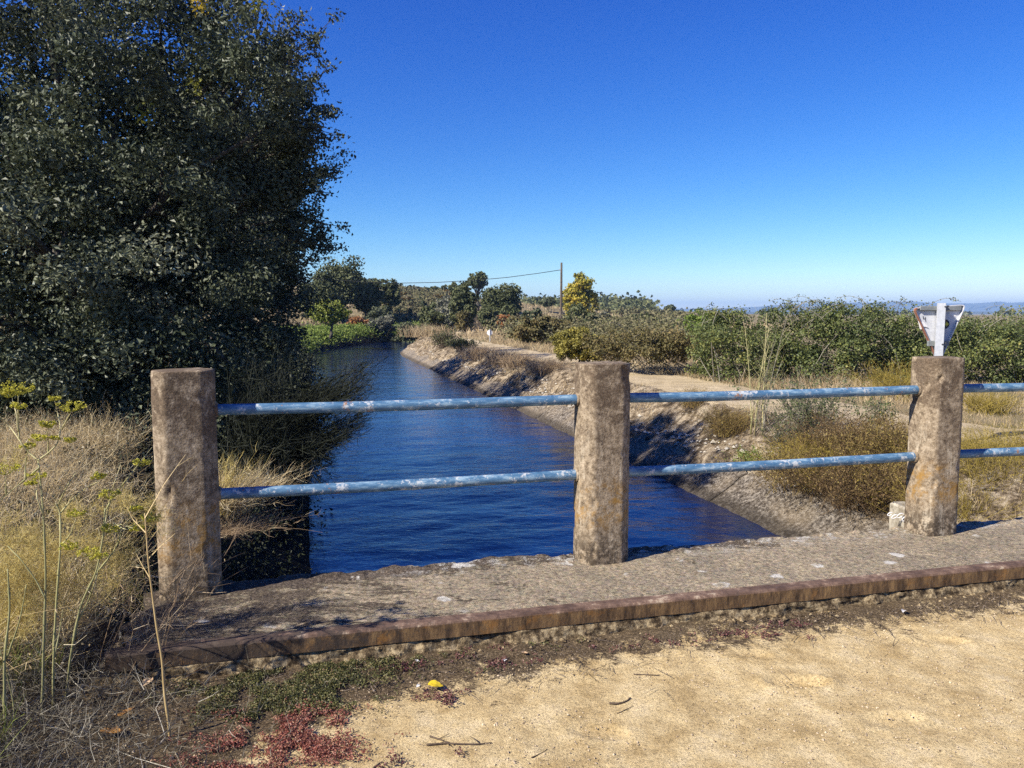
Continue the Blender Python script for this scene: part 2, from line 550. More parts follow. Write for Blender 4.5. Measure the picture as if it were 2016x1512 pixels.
def mat_kerb():
    k = N('kerb_concrete')
    v = k.dotp(tuple(uv(0, 1)))
    u = k.dotp(tuple(uv(1, 0)))
    base = k.ramp(k.noise(38, 8, .85), [(.41, (.075, .060, .044)), (.5, (.25, .21, .15)), (.60, (.52, .45, .34))])
    blo = k.ramp(k.noise(3.5, 6, .7), [(.38, .62), (.62, 1.12)])
    base = k.mix(1.0, base, blo, 'MULTIPLY')
    peb = k.vor(70, out='Color')
    base = k.mix(.3, base, k.n("ShaderNodeHueSaturation", {'Color': peb, 'Saturation': .15, 'Value': .55}).outputs[0])
    base = k.mix(1.0, base, (1.06, .95, .76), 'MULTIPLY')
    # black moss crust: left end and along the canal side
    left = k.math('MULTIPLY', k.smooth(v, 1.2, -.5), .19)
    backe = k.math('MULTIPLY', k.math('MULTIPLY', k.smooth(u, 3.86, 4.10), k.smooth(v, 3.2, 2.0)), .22)
    mv = k.n("ShaderNodeMapping", {'Vector': k.pos, 'Rotation': (0, 0, -TH), 'Scale': (.8, 2.0, 1)}).outputs[0]
    nz = k.math('ADD', k.noise(4.5, 9, .8, mv, .6), k.math('MULTIPLY', k.noise(40, 7, .85), .36))
    mo = k.math('ADD', k.math('ADD', nz, left), backe)
    moss = k.ramp(mo, [(.80, 0.0), (.85, .94)])
    mosscol = k.ramp(k.noise(60, 8, .88), [(.42, (.026, .019, .014)), (.52, (.10, .075, .055)), (.60, (.27, .22, .165))])
    base = k.mix(moss, base, mosscol)
    # white crust lichen discs
    wob = k.n("ShaderNodeVectorMath", {0: k.n("ShaderNodeTexNoise", {'Vector': k.pos, 'Scale': 26.0, 'Detail': 4.0}).outputs['Color'], 1: (.07, .07, .07)}, operation='MULTIPLY').outputs[0]
    vd = k.n("ShaderNodeTexVoronoi", {'Vector': k.n("ShaderNodeVectorMath", {0: k.pos, 1: wob}, operation='ADD').outputs[0], 'Scale': 4.6})
    sp = k.ramp(vd.outputs['Distance'], [(.15, .95), (.19, 0.0)])
    sp = k.math('MULTIPLY', sp, k.ramp(k.noise(2.6, 2), [(.42, 0.0), (.48, 1.0)]))
    base = k.mix(sp, base, (.60, .57, .50))
    wk = k.math('MULTIPLY', k.math('MULTIPLY', k.smooth(u, 3.84, 4.04), k.smooth(v, .2, .7)), k.ramp(k.noise(12, 8, .85), [(.53, 0.0), (.57, .85)]))
    base = k.mix(wk, base, (.56, .53, .46))
    h = k.math('ADD', k.noise(55, 8, .85), k.math('MULTIPLY', moss, .5))
    k.bump(h, 1.0, .014)
    return k.fin(base, .95, .15)


def mat_rust():
    k = N('rusty_steel')
    z = k.sep()[2]
    flange = k.ramp(k.noise(11, 7, .75), [(.38, (.07, .042, .030)), (.5, (.125, .078, .055)), (.58, (.20, .13, .09)), (.64, (.38, .30, .21))])
    drip = k.n("ShaderNodeMapping", {'Vector': k.pos, 'Scale': (30, 30, 7)}).outputs[0]
    face = k.ramp(k.noise(1.0, 7, .75, drip), [(.34, (.035, .022, .013)), (.5, (.13, .078, .038)), (.66, (.27, .165, .07))])
    orange = k.ramp(k.noise(6, 5, .7), [(.54, 0.0), (.66, .75)])
    face = k.mix(orange, face, (.27, .125, .03))
    base = k.mix(k.smooth(z, .118, .131), face, flange)
    v = k.dotp(tuple(uv(0, 1)))
    dk = k.ramp(k.math('ADD', k.noise(14, 6, .8), k.math('MULTIPLY', k.smooth(v, .9, -.4), .25)), [(.6, 0.0), (.72, .85)])
    base = k.mix(dk, base, (.045, .034, .027))
    k.bump(k.math('ADD', k.noise(60, 7, .8), k.noise(1.0, 6, .75, drip)), .6, .004)
    return k.fin(base, .85, .25)


def mat_mortar():
    k = N('crumbling_mortar')
    base = k.ramp(k.noise(22, 7, .75), [(.41, (.035, .024, .014)), (.5, (.15, .108, .06)), (.6, (.38, .295, .17))])
    k.bump(k.noise(60, 6, .75), 1.0, .01)
    return k.fin(base, .95, .15)


def mat_rail():
    k = N('blue_rail_paint')
    v = k.dotp(tuple(uv(0, 1)))
    st = k.n("ShaderNodeMapping", {'Vector': k.pos, 'Scale': (5, 5, 26)}).outputs[0]
    base = k.ramp(k.noise(2.0, 6, .7, st), [(.36, (.045, .115, .205)), (.5, (.08, .17, .275)), (.62, (.23, .34, .42))])
    wear = k.ramp(k.math('ADD', k.noise(26, 7, .8), k.math('MULTIPLY', k.noise(5, 4, .7), .45)), [(.79, 0.0), (.84, .85)])
    base = k.mix(wear, base, (.52, .53, .52))
    rust = k.ramp(k.math('ADD', k.noise(8, 6, .8, k.n("ShaderNodeMapping", {'Vector': k.pos, 'Location': (7, 3, 1)}).outputs[0]), k.math('MULTIPLY', k.noise(50, 4), .3)), [(.77, 0.0), (.82, .9)])
    base = k.mix(rust, base, (.30, .15, .07))
    k.bump(k.math('ADD', k.noise(60, 4), k.math('MULTIPLY', wear, -.6)), .25, .003)
    return k.fin(base, .5, .45)


def mat_sand():
    k = N('sandy_track')
    v = k.dotp(tuple(uv(0, 1)))
    u = k.dotp(tuple(uv(1, 0)))
    base = k.ramp(k.noise(5, 7, .7), [(.38, (.43, .31, .145)), (.46, (.535, .40, .20)), (.54, (.61, .47, .245)), (.62, (.67, .53, .30))])
    gr = k.ramp(k.noise(100, 7, .9), [(.40, .28), (.52, 1.1)])
    base = k.mix(.8, base, k.mix(1.0, base, gr, 'MULTIPLY'))
    # dark organic litter washed against the kerb and towards the left verge
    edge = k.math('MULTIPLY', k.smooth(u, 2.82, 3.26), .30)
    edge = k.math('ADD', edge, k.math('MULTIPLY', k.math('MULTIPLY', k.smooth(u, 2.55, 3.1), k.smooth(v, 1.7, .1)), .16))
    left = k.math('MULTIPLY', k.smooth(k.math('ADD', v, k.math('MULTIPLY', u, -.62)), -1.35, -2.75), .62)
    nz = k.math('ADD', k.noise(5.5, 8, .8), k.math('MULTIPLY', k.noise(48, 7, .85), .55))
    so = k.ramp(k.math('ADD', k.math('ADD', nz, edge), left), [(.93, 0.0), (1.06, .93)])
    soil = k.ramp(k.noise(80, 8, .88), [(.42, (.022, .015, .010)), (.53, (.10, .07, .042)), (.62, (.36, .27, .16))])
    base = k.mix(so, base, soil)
    h = k.math('ADD', k.noise(160, 6, .8), k.math('MULTIPLY', k.noise(28, 5), .9))
    k.bump(h, .9, .008)
    return k.fin(base, .97, .1)


def mat_ground():
    k = N('dry_ground')
    base = k.ramp(k.noise(.35, 7, .7), [(.3, (.17, .135, .07)), (.5, (.27, .21, .12)), (.7, (.36, .29, .17))])
    g = k.ramp(k.noise(1.3, 6, .7), [(.45, 0.0), (.62, .6)])
    base = k.mix(g, base, (.13, .12, .05))
    fine = k.ramp(k.noise(14, 6, .8), [(.3, .5), (.7, 1.2)])
    base = k.mix(.7, base, k.mix(1.0, base, fine, 'MULTIPLY'))
    k.bump(k.noise(18, 6, .8), .8, .04)
    return k.fin(base, .97, .1)


def mat_bank():
    k = N('bank_earth')
    base = k.ramp(k.noise(3.8, 9, .82), [(.41, (.04, .03, .02)), (.5, (.22, .165, .105)), (.59, (.52, .43, .30))])
    st = k.ramp(k.vor(9), [(.12, 1.0), (.30, 0.0)])
    st = k.math('MULTIPLY', st, k.ramp(k.noise(2.0, 4), [(.45, 0.0), (.58, .9)]))
    base = k.mix(st, base, (.50, .46, .38))
    fine = k.ramp(k.noise(40, 6, .8), [(.3, .45), (.7, 1.2)])
    base = k.mix(.7, base, k.mix(1.0, base, fine, 'MULTIPLY'))
    k.bump(k.math('ADD', k.noise(22, 7, .8), k.math('MULTIPLY', st, .8)), 1.0, .05)
    return k.fin(base, .97, .1)


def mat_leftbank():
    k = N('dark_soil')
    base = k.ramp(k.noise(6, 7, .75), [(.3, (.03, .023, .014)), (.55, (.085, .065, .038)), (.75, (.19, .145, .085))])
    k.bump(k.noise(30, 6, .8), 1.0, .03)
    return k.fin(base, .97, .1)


def mat_path():
    k = N('pale_path')
    base = k.ramp(k.noise(1.6, 7, .75), [(.3, (.33, .26, .155)), (.5, (.48, .385, .24)), (.7, (.60, .495, .33))])
    fine = k.ramp(k.noise(60, 6, .8), [(.3, .6), (.7, 1.1)])
    base = k.mix(.6, base, k.mix(1.0, base, fine, 'MULTIPLY'))
    k.bump(k.noise(25, 6, .8), .8, .03)
    return k.fin(base, .97, .1)


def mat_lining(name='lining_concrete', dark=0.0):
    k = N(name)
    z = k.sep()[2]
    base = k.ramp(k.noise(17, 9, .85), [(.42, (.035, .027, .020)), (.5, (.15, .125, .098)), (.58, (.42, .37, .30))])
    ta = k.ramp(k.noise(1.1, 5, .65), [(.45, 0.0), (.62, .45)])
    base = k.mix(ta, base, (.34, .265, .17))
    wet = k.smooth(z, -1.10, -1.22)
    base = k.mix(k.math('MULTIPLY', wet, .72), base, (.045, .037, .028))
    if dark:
        base = k.mix(dark, base, (.012, .011, .008))  # shade of the unlit slope put into the concrete colour
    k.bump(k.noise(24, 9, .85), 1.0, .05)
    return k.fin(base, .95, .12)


def mat_water():
    k = N('canal_water')
    mp = k.n("ShaderNodeMapping", {'Vector': k.pos, 'Rotation': (0, 0, -TH), 'Scale': (1.0, 1.75, 1)}).outputs[0]
    n1 = k.noise(4.6, 3, .55, mp, .8)
    n2 = k.noise(13.0, 3, .5, mp, .4)
    n3 = k.noise(.5, 2, .5, mp)
    calm = k.ramp(n3, [(.35, .55), (.65, 1.0)])
    h = k.math('ADD', k.math('MULTIPLY', n1, 1.0), k.math('MULTIPLY', n2, .38))
    h = k.math('MULTIPLY', h, calm)
    k.bump(h, .35, .03)
    k.b.inputs['IOR'].default_value = 1.45
    return k.fin((.001, .008, .046), .05, .5)


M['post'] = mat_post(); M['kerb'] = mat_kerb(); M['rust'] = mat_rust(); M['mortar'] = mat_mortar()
M['rail'] = mat_rail(); M['sand'] = mat_sand(); M['ground'] = mat_ground(); M['bank'] = mat_bank()
M['leftbank'] = mat_leftbank(); M['path'] = mat_path(); M['lining'] = mat_lining(); M['lining_shaded'] = mat_lining('lining_shaded', .9); M['water'] = mat_water()


def simple(name, c1, c2, scale=20, rough=.8, spec=.3, metal=0.0, bump=0.0):
    k = N(name)
    k.b.inputs['Metallic'].default_value = metal
    if bump:
        k.bump(k.noise(scale * 2, 5, .7), bump, .005)
    return k.fin(k.ramp(k.noise(scale, 5, .65), [(.32, c1), (.68, c2)]), rough, spec)


M['mountain'] = simple('mountain', (.05, .06, .05), (.10, .11, .085), .002)
M['galv'] = simple('galvanised', (.36, .375, .40), (.50, .515, .54), 25, .55, .4, .2)
M['sign_back'] = simple('sign_back', (.50, .51, .53), (.62, .625, .64), 12, .55, .4)
M['sign_grey'] = simple('sign_grey', (.15, .165, .165), (.24, .255, .25), 30, .6, .4)
M['sign_rust'] = simple('sign_rust', (.20, .085, .05), (.34, .16, .10), 40, .8, .2)
M['sign_red'] = simple('sign_red', (.45, .03, .03), (.52, .05, .04), 20, .5, .4)
M['white'] = simple('white_paint', (.70, .69, .67), (.82, .81, .79), 30, .6, .3)
M['black'] = simple('sticker_black', (.012, .014, .02), (.02, .022, .035), 30, .5, .4)
M['arrow'] = simple('arrow_yellow', (.55, .48, .05), (.65, .58, .08), 30, .6, .3)
M['bolt'] = simple('bolt_steel', (.05, .05, .055), (.12, .12, .13), 60, .5, .5, .5)
M['pole'] = simple('pole_wood', (.07, .055, .04), (.15, .12, .09), 6, .9, .2)
M['cable'] = simple('cable', (.02, .02, .02), (.04, .04, .04), 6, .7, .2)
M['stone'] = simple('stone', (.26, .23, .18), (.56, .52, .44), 9, .95, .15, 0, .8)
M['pebble'] = simple('pebble', (.12, .08, .045), (.62, .50, .34), 60, .95, .15)
M['leaf_yellow'] = simple('leaf_yellow', (.62, .42, .01), (.75, .56, .03), 60, .5, .4)
M['leaf_tan'] = simple('leaf_tan', (.32, .20, .10), (.62, .46, .30), 45, .7, .3)
M['leaf_brown'] = simple('leaf_brown', (.16, .07, .02), (.42, .22, .05), 35, .7, .3)
M['leaf_pale'] = simple('leaf_pale', (.45, .43, .40), (.66, .64, .60), 40, .7, .3)
M['twig'] = simple('twig', (.05, .035, .025), (.13, .095, .065), 60, .9, .2)
M['woodland'] = simple('woodland', (.02, .03, .015), (.05, .065, .03), .02)

# ================================================================== SETTING
# --- far ground: polar sheet to the horizon
na, radii = 400, np.concatenate([[0.0], np.geomspace(3, 7500, 130)])
ang = np.linspace(0, 2 * math.pi, na + 1)
rr, aa = np.meshgrid(radii, ang, indexing='ij')
gx, gy = rr * np.sin(aa), rr * np.cos(aa)
s_, w_ = canal_sw(gx, gy)
gz = H(gx, gy)
inb = (np.abs(w_) < 12.5) & (s_ < 128)
dip = np.where(inb, (1 - sstep(np.abs(w_), 10.6, 11.8)) * 1.0, 0)
dip = np.maximum(dip, (1 - sstep(np.abs(w_), 4.4, 5.2)) * 2.4)
near = (gx * CX + gy * CY < 4.3) & (rr < 14)
dip = np.where(near, np.maximum(dip, .6), dip)
gz = np.where(near, 0.0, gz) - dip
o = obj('ground', np.stack([gx, gy, gz], -1).reshape(-1, 3), grid_faces(len(radii), na + 1), M['ground'], smooth=True)
tag(o, None, kind='structure')

# --- sandy track over the bridge (foreground)
us = np.concatenate([np.arange(-6, 1.9, .25), np.arange(1.9, 3.345, .018)])
vs = np.concatenate([np.arange(-2.0, 4.7, .02), np.arange(4.75, 16, .25)])
uu, vv = np.meshgrid(us, vs, indexing='ij')
zz = .012 * fbm(uu * 1.6, vv * 1.6, 4, 21) + .007 * fbm(uu * 9, vv * 9, 3, 31) + .004 * fbm(uu * 30, vv * 30, 2, 41)
zz += .03 * sstep(uu, 3.05, 3.3) * (.35 + vnoise(vv * 5, uu * 5, 3)) - .12 * (1 - sstep(vv, -1.6, -1.25))
# shoe and tyre prints pressed into the sand
def dent(px, py, lx, ly, dep, rot=0.0):
    global zz
    p = pixz(px, py, 0)
    pu, pv = p[0] * CX + p[1] * CY, p[0] * RX + p[1] * RY
    du, dv = uu - pu, vv - pv
    a = du * math.cos(rot) + dv * math.sin(rot); b = -du * math.sin(rot) + dv * math.cos(rot)
    q = np.sqrt((a / ly) ** 2 + (b / lx) ** 2)
    dep = dep * 1.7
    zz += -dep * (1 - sstep(q, .65, 1.0)) + dep * .7 * np.exp(-((q - 1.18) / .16) ** 2)
dent(1570, 1345, .125, .055, .011, .3)
dent(1340, 1270, .10, .05, .006, -.2)
dent(1480, 1290, .09, .045, .005, .5)
dent(1760, 1420, .12, .05, .005, .1)
dent(1850, 1260, .12, .05, .006, .5)
dent(1180, 1440, .11, .05, .005, .4)
dent(1640, 1240, .10, .04, .004, .0)
tri = sstep(uu, 1.9, 2.1)
zz += tri * .006 * np.sin(uu * 120) * np.exp(-(((uu * .3 + vv - 3.05) / .06) ** 2)) * sstep(vnoise(uu * 6, vv * 6, 8), -.1, .2)
gxy = uv(1, 0)[None, None, :2] * uu[..., None] + uv(0, 1)[None, None, :2] * vv[..., None]
o = obj('dirt_track', np.concatenate([gxy, zz[..., None]], -1).reshape(-1, 3), grid_faces(len(us), len(vs)), M['sand'], smooth=True)
tag(o, None, kind='structure')
TRACKZ = lambda u, v: .012 * fbm(u * 1.6, v * 1.6, 4, 21) + .007 * fbm(u * 9, v * 9, 3, 31)

# --- banks of the canal, in canal coordinates
ss = [3.2]
while ss[-1] < 126:
    ss.append(ss[-1] + max(.1, .007 * ss[-1]))
ss = np.array(ss)
ws = np.concatenate([np.arange(3.25, 7.6, .1), np.arange(7.6, 12.3, .25)])
S2, W2 = np.meshgrid(ss, ws, indexing='ij')
bx, by = sw_xy(S2, W2)
bz = H(bx, by) + .03 * fbm(bx * 3, by * 3, 3, 77)
bV = np.stack([bx, by, bz], -1).reshape(-1, 3)
bF = grid_faces(len(ss), len(ws))
fc = bF[:, 0]
fs, fw = S2.ravel()[fc], W2.ravel()[fc]
pc = 5.8 + np.clip(9.5 - fs, 0, None) * .75 + .15 * np.sin(fs * .3)
ph = 1.12 + .45 * fbm(fs * .45, fw * .8, 4, 55)
onpath = np.abs(fw - pc) < ph
def sub(V, F):
    ids, inv = np.unique(F, return_inverse=True)
    return V[ids], inv.reshape(F.shape)
bank_mask = (~onpath) & (fw < 5.0)
for nm, mk, mt in (('canal_bank', bank_mask, 'bank'), ('path', onpath, 'path'), ('verge', (~onpath) & (fw >= 5.0), 'ground')):
    v_, f_ = sub(bV, bF[mk])
    tag(obj(nm, v_, f_, M[mt], smooth=True), None, kind='structure')
# left bank
ss2 = np.concatenate([np.arange(-6, 3.2, .2), ss])
ws2 = -np.concatenate([np.arange(3.25, 7.6, .12), np.arange(7.6, 14.5, .3)])[::-1]
S2, W2 = np.meshgrid(ss2, ws2, indexing='ij')
bx, by = sw_xy(S2, W2)
bz = H(bx, by) + .05 * fbm(bx * 3, by * 3, 3, 78)
un, vn = bx * CX + by * CY, bx * RX + by * RY
bz = np.where(un < 3.5, bz - .35 * sstep(vn, -1.45, -1.2), bz)
bz = np.where((un >= 3.2) & (un < 4.2), bz - .5 * sstep(vn, -1.0, -.8), bz)
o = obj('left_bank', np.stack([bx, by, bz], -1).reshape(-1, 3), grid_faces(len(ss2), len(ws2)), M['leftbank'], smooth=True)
tag(o, None, kind='structure')

# --- water, its ripples as real relief
sw_ = [-8.0, 0.0, 3.9]
while sw_[-1] < 124:
    sw_.append(sw_[-1] + max(.036, .0052 * sw_[-1]))
sw_ = np.array(sw_)
S2, W2 = np.meshgrid(sw_, np.linspace(-3.35, 3.35, 112), indexing='ij')
wx, wy = sw_xy(S2, W2)
gust = .55 + .75 * np.clip(fbm(S2 * .22, W2 * .35, 3, 64) + .35, 0, 1)
amp = gust * np.clip(7.0 / np.maximum(S2, 7.0), .35, 1)
wz = WZ + amp * (.032 * fbm(S2 * 2.6 + .5 * fbm(S2 * 1.1, W2 * 1.1, 2, 60), W2 * 1.25, 2, 61) + .011 * fbm(S2 * 7.5, W2 * 3.8, 2, 62))
o = obj('water', np.stack([wx, wy, wz], -1).reshape(-1, 3), grid_faces(*S2.shape), M['water'], smooth=True)
tag(o, None, kind='structure')

# --- concrete lining, slab by slab
lin = bpy.data.objects.new('canal_lining', None)
COL.objects.link(lin); WLOC['canal_lining'] = np.zeros(3)
tag(lin, None, kind='structure')
for side in (1, -1):
    edge = [4.16, 5.6, 10.2]
    while edge[-1] < 118:
        edge.append(edge[-1] + (4.6 if edge[-1] < 60 else 7))
    for a, b in zip(edge[:-1], edge[1:]):
        n = max(8, int((b - a) / .14)) if a < 40 else 10
        t = np.linspace(a + .012, b - .012, n)
        wl = np.array([2.15, 2.6, 2.885, 3.05, 3.2, 3.33, 3.45])
        T, W_ = np.meshgrid(t, wl, indexing='ij')
        # ragged joint
        jit = .10 * fbm(W_ * 3.5, W_ * 0 + round(a, 1), 3, 71)
        jit2 = .10 * fbm(W_ * 3.5, W_ * 0 + round(b, 1), 3, 71)
        k = (T - a) / (b - a)
        T = T + jit * (1 - k) + jit2 * k
        topn = .10 * fbm(T * 1.3, T * 0, 4, 73 if side > 0 else 75)
        W3 = W_ + np.where(W_ > 3.3, topn, 0)
        Z = np.interp(np.abs(W_), PW, PZ) + .02 * fbm(T * 2.2, W_ * 2.2, 5, 72) + .028 + .012 * math.sin(a * 7)
        X, Yy = sw_xy(T, W3 * side)
        Vt = np.stack([X, Yy, Z], -1)
        # underside 11 cm below to give the slab thickness
        Xb, Yb = sw_xy(T, (W3 - .05) * side)
        Vb = np.stack([Xb, Yb, Z - .11], -1)
        V = np.concatenate([Vt.reshape(-1, 3), Vb.reshape(-1, 3)])
        m_ = len(wl); q = n * m_
        F = [grid_faces(n, m_)]
        rim = np.concatenate([np.arange(m_), (np.arange(1, n)) * m_ + m_ - 1, (n - 1) * m_ + np.arange(m_ - 2, -1, -1), np.arange(n - 2, 0, -1) * m_])
        r2 = np.roll(rim, -1)
        F.append(np.stack([rim, rim + q, r2 + q, r2], 1))
        obj('lining_slab', V, F, M['lining' if side > 0 else 'lining_shaded'], lin, smooth=True)  # left slabs take the concrete copy with shade painted in

# --- mountains on the horizon
def ridge(name, dist, pts, seed, depth):
    px = np.linspace(pts[0][0], pts[-1][0], 260)
    top = np.interp(px, [p[0] for p in pts], [p[1] for p in pts])
    top = top - 1.6 * fbm(px * .03, px * 0, 4, seed) - .6 * fbm(px * .12, px * 0, 3, seed + 3)
    X = (px - 1008) / 1550 * dist
    Z = EYE + (615 - top) / 1550 * dist
    rows = []
    for k, f in ((-1.0, 0), (-.6, .35), (-.25, .8), (0, 1.0), (.5, .5), (1, 0)):
        n_ = fbm(px * .05 + k * 3, px * 0 + k * 5, 4, seed + 9)
        rows.append(np.stack([X * (1 + k * depth / dist), np.full_like(X, dist + k * depth) + n_ * depth * .4, -6 + (Z + 6) * np.clip(f + .12 * n_ * (f < 1) * (f > 0), 0, 1)], -1))
    V = np.stack(rows, 0).reshape(-1, 3)
    tag(obj(name, V, grid_faces(len(rows), len(px)), M['mountain'], smooth=False), None, kind='structure')
ridge('mountains', 5200, [(700, 616), (1100, 615), (1220, 613), (1290, 609), (1360, 608), (1430, 607), (1500, 603), (1560, 599), (1640, 596), (1720, 594.5), (1790, 593), (1830, 597), (1880, 598), (1920, 596), (1950, 593.5), (1975, 597), (1995, 595), (2050, 599), (2200, 603), (2500, 606), (2900, 612)], 5, 500)
ridge('far_hills', 2600, [(-900, 604), (-300, 606), (300, 606), (800, 606), (1100, 609), (1180, 609), (1240, 612), (1300, 614), (1500, 614.5), (1900, 613), (2300, 614), (2900, 613)], 15, 250)

# ================================================================== BRIDGE
bridge = thing('road_bridge', uv(3.7, 1.5, 0), 'low concrete road bridge with worn kerb and rusty steel edge over the canal', 'bridge')
KF, KB, KT = 3.36, 4.13, 0.13
v0, v1 = -.79, 9.6
# kerb slab: worn top with ragged rear edge
uk = np.concatenate([np.linspace(KF, KB - .06, 34), np.linspace(KB - .045, KB, 5)])
vk = np.concatenate([np.arange(v0, 4.6, .022), np.arange(4.7, v1, .2)])
A, B = np.meshgrid(uk, vk, indexing='ij')
Zk = KT + .010 * fbm(A * 3, B * 3, 4, 81) + .006 * fbm(A * 22, B * 22, 3, 82)
back = sstep(A, KB - .05, KB)
Zk = Zk + .012 * sstep(A, 3.9, 4.1) * (fbm(B * 9, A * 9, 3, 83) > .1) - back * (.012 + .035 * np.abs(fbm(B * 6, A * 0, 4, 84)))
Zk = Zk - .04 * (1 - sstep(B, v0, v0 + .12)) * np.abs(.6 + fbm(A * 9, B * 3, 3, 85))
Ak = A + back * .045 * fbm(B * 4, B * 0, 4, 86)
Bk = B + (1 - sstep(B, v0, v0 + .1)) * .10 * fbm(A * 7, A * 0, 3, 87)
top = np.stack([CX * Ak + RX * Bk, CY * Ak + RY * Bk, Zk], -1)
nu, nv = A.shape
bot = top.copy(); bot[..., 2] = -.55
V = np.concatenate([top.reshape(-1, 3), bot.reshape(-1, 3)]); q = nu * nv
rim = np.concatenate([np.arange(nv), np.arange(1, nu) * nv + nv - 1, (nu - 1) * nv + np.arange(nv - 2, -1, -1), np.arange(nu - 2, 0, -1) * nv])
r2 = np.roll(rim, -1)
obj('kerb_slab', V, [grid_faces(nu, nv), np.stack([rim, rim + q, r2 + q, r2], 1)], M['kerb'], bridge, smooth=False)
# steel angle: top flange and front face
vq = np.arange(v0 - .02, v1, .05)
prof = [(3.352, .058), (3.300, .060), (3.292, .064), (3.292, .126), (3.297, .134), (3.306, .137), (3.362, .1365), (3.362, .120)]
rows = []
for i, (pu, pz) in enumerate(prof):
    w1 = .0015 * fbm(vq * 3, vq * 0 + i, 3, 91) + .0015 * fbm(vq * 20, vq * 0 + i, 2, 92)
    z2 = pz + .002 * fbm(vq * 1.3, vq * 0, 3, 93) + .0008 * fbm(vq * 12, vq * 0 + i, 2, 94)
    rows.append(np.stack([CX * (pu + w1) + RX * vq, CY * (pu + w1) + RY * vq, z2], -1))
V = np.stack(rows, 0).reshape(-1, 3)
obj('steel_edge', V, grid_faces(len(prof), len(vq)), M['rust'], bridge)
# crumbling mortar bed under the steel
vq = np.arange(v0, v1, .018); uq = np.linspace(0, 1, 9)
A, B = np.meshgrid(uq, vq, indexing='ij')
rgh = fbm(B * 11, A * 2.2, 4, 95)
mu = 3.300 - .034 * A + .045 * rgh * (.3 + A)
mz = .066 - A * .10 + .018 * fbm(B * 16, A * 3, 3, 96)
mz = np.minimum(mz, .062)
obj('mortar_bed', np.stack([CX * mu + RX * B, CY * mu + RY * B, mz], -1).reshape(-1, 3), grid_faces(9, len(vq)), M['mortar'], bridge)
for vv_, nm in ((-.62, 'abutment'), (6.55, 'abutment')):
    V, F = box(uv(1.2, vv_ - .15, -1.1), .36, 5.6, 2.1, (RX, RY, 0), (CX, CY, 0), (0, 0, 1), .02)
    obj(nm, V, F, M['kerb'], bridge)
V, F = box(uv(-1.3, 3, -.36), 8.0, 9.2, .4, (RX, RY, 0), (CX, CY, 0), (0, 0, 1), .03)
obj('deck_slab', V, F, M['kerb'], bridge)

# --- railing: posts of chamfered concrete, two blue pipes between each pair
rail = thing('bridge_railing', uv(4.0, 1.473, KT), 'bridge railing of tapered-edge concrete posts joined by two weathered blue pipes', 'railing')
FWH, CH, SDH = .085, .055, .060


def post(v, seed, label, rot=0.0):
    hw, hd = FWH + CH, SDH + CH
    oct_ = [(-FWH, -hd), (FWH, -hd), (hw, -SDH), (hw, SDH), (FWH, hd), (-FWH, hd), (-hw, SDH), (-hw, -SDH)]
    ring = []
    for i in range(8):
        a = np.array(oct_[i]); b = np.array(oct_[(i + 1) % 8]); L = np.linalg.norm(b - a)
        m_ = max(3, int(L / .011))
        for t in range(m_):
            ring.append(a + (b - a) * (t / m_))
    ring = np.array(ring)
    ring0 = ring.copy()
    # soften the corners
    for _ in range(1):
        ring = .5 * ring + .25 * (np.roll(ring, 1, 0) + np.roll(ring, -1, 0))
    if rot:
        c, s = math.cos(rot), math.sin(rot)
        ring = ring @ np.array([[c, s], [-s, c]])
    n = len(ring)
    zs = np.concatenate([np.linspace(KT - .05, 1.195, 96), [1.202, 1.207]])
    th = np.arange(n)
    V = []
    nrm = unit(ring)
    corner = np.clip(1 - np.linalg.norm(ring0[:, None] - np.array(oct_)[None], axis=2).min(1) / .022, 0, 1)
    for z in zs:
        k = 1.0
        if z > 1.196: k = 1 - (z - 1.196) * 1.1
        if z < .2: k = 1 + (.2 - z) * .18
        d = .0016 * fbm(ring[:, 0] * 16 + z * 3 + seed * 7, ring[:, 1] * 16 + z * 14, 4, seed)
        d += .0020 * fbm(ring[:, 0] * 60 + z * 9, ring[:, 1] * 60 + z * 55, 2, seed + 5)
        chip = fbm(ring[:, 0] * 9 + seed, ring[:, 1] * 9 + z * 11, 3, seed + 31)
        d -= corner * np.clip(chip - .22, 0, .3) * .07
        p = ring * k + nrm * d[:, None]
        V.append(np.concatenate([p, np.full((n, 1), z)], 1))
    # dome of the head, inward rings
    for k in (.82, .6, .35, .12):
        zz_ = 1.209 + .006 * fbm(ring[:, 0] * k * 20, ring[:, 1] * k * 20, 3, seed + 8) + (1 - k) * .004
        V.append(np.concatenate([ring * k, zz_[:, None]], 1))
    nr = len(V)
    V = np.concatenate(V)
    i, j = np.meshgrid(np.arange(nr - 1), np.arange(n), indexing='ij')
    p = (i * n + j).ravel(); q = (i * n + (j + 1) % n).ravel()
    F = [np.stack([p, q, q + n, p + n], 1)]
    V = np.concatenate([V, [[0, 0, 1.214]]])
    k = np.arange(n)
    F.append(np.stack([np.full(n, nr * n), (nr - 1) * n + k, (nr - 1) * n + (k + 1) % n], 1))
    lx, ly = V[:, 0], V[:, 1]
    base = uv(4.0, v)
    Vw = np.stack([base[0] + RX * lx + CX * ly, base[1] + RY * lx + CY * ly, V[:, 2]], -1)
    return obj('post', Vw, F, M['post'], rail, smooth=True, label=label)


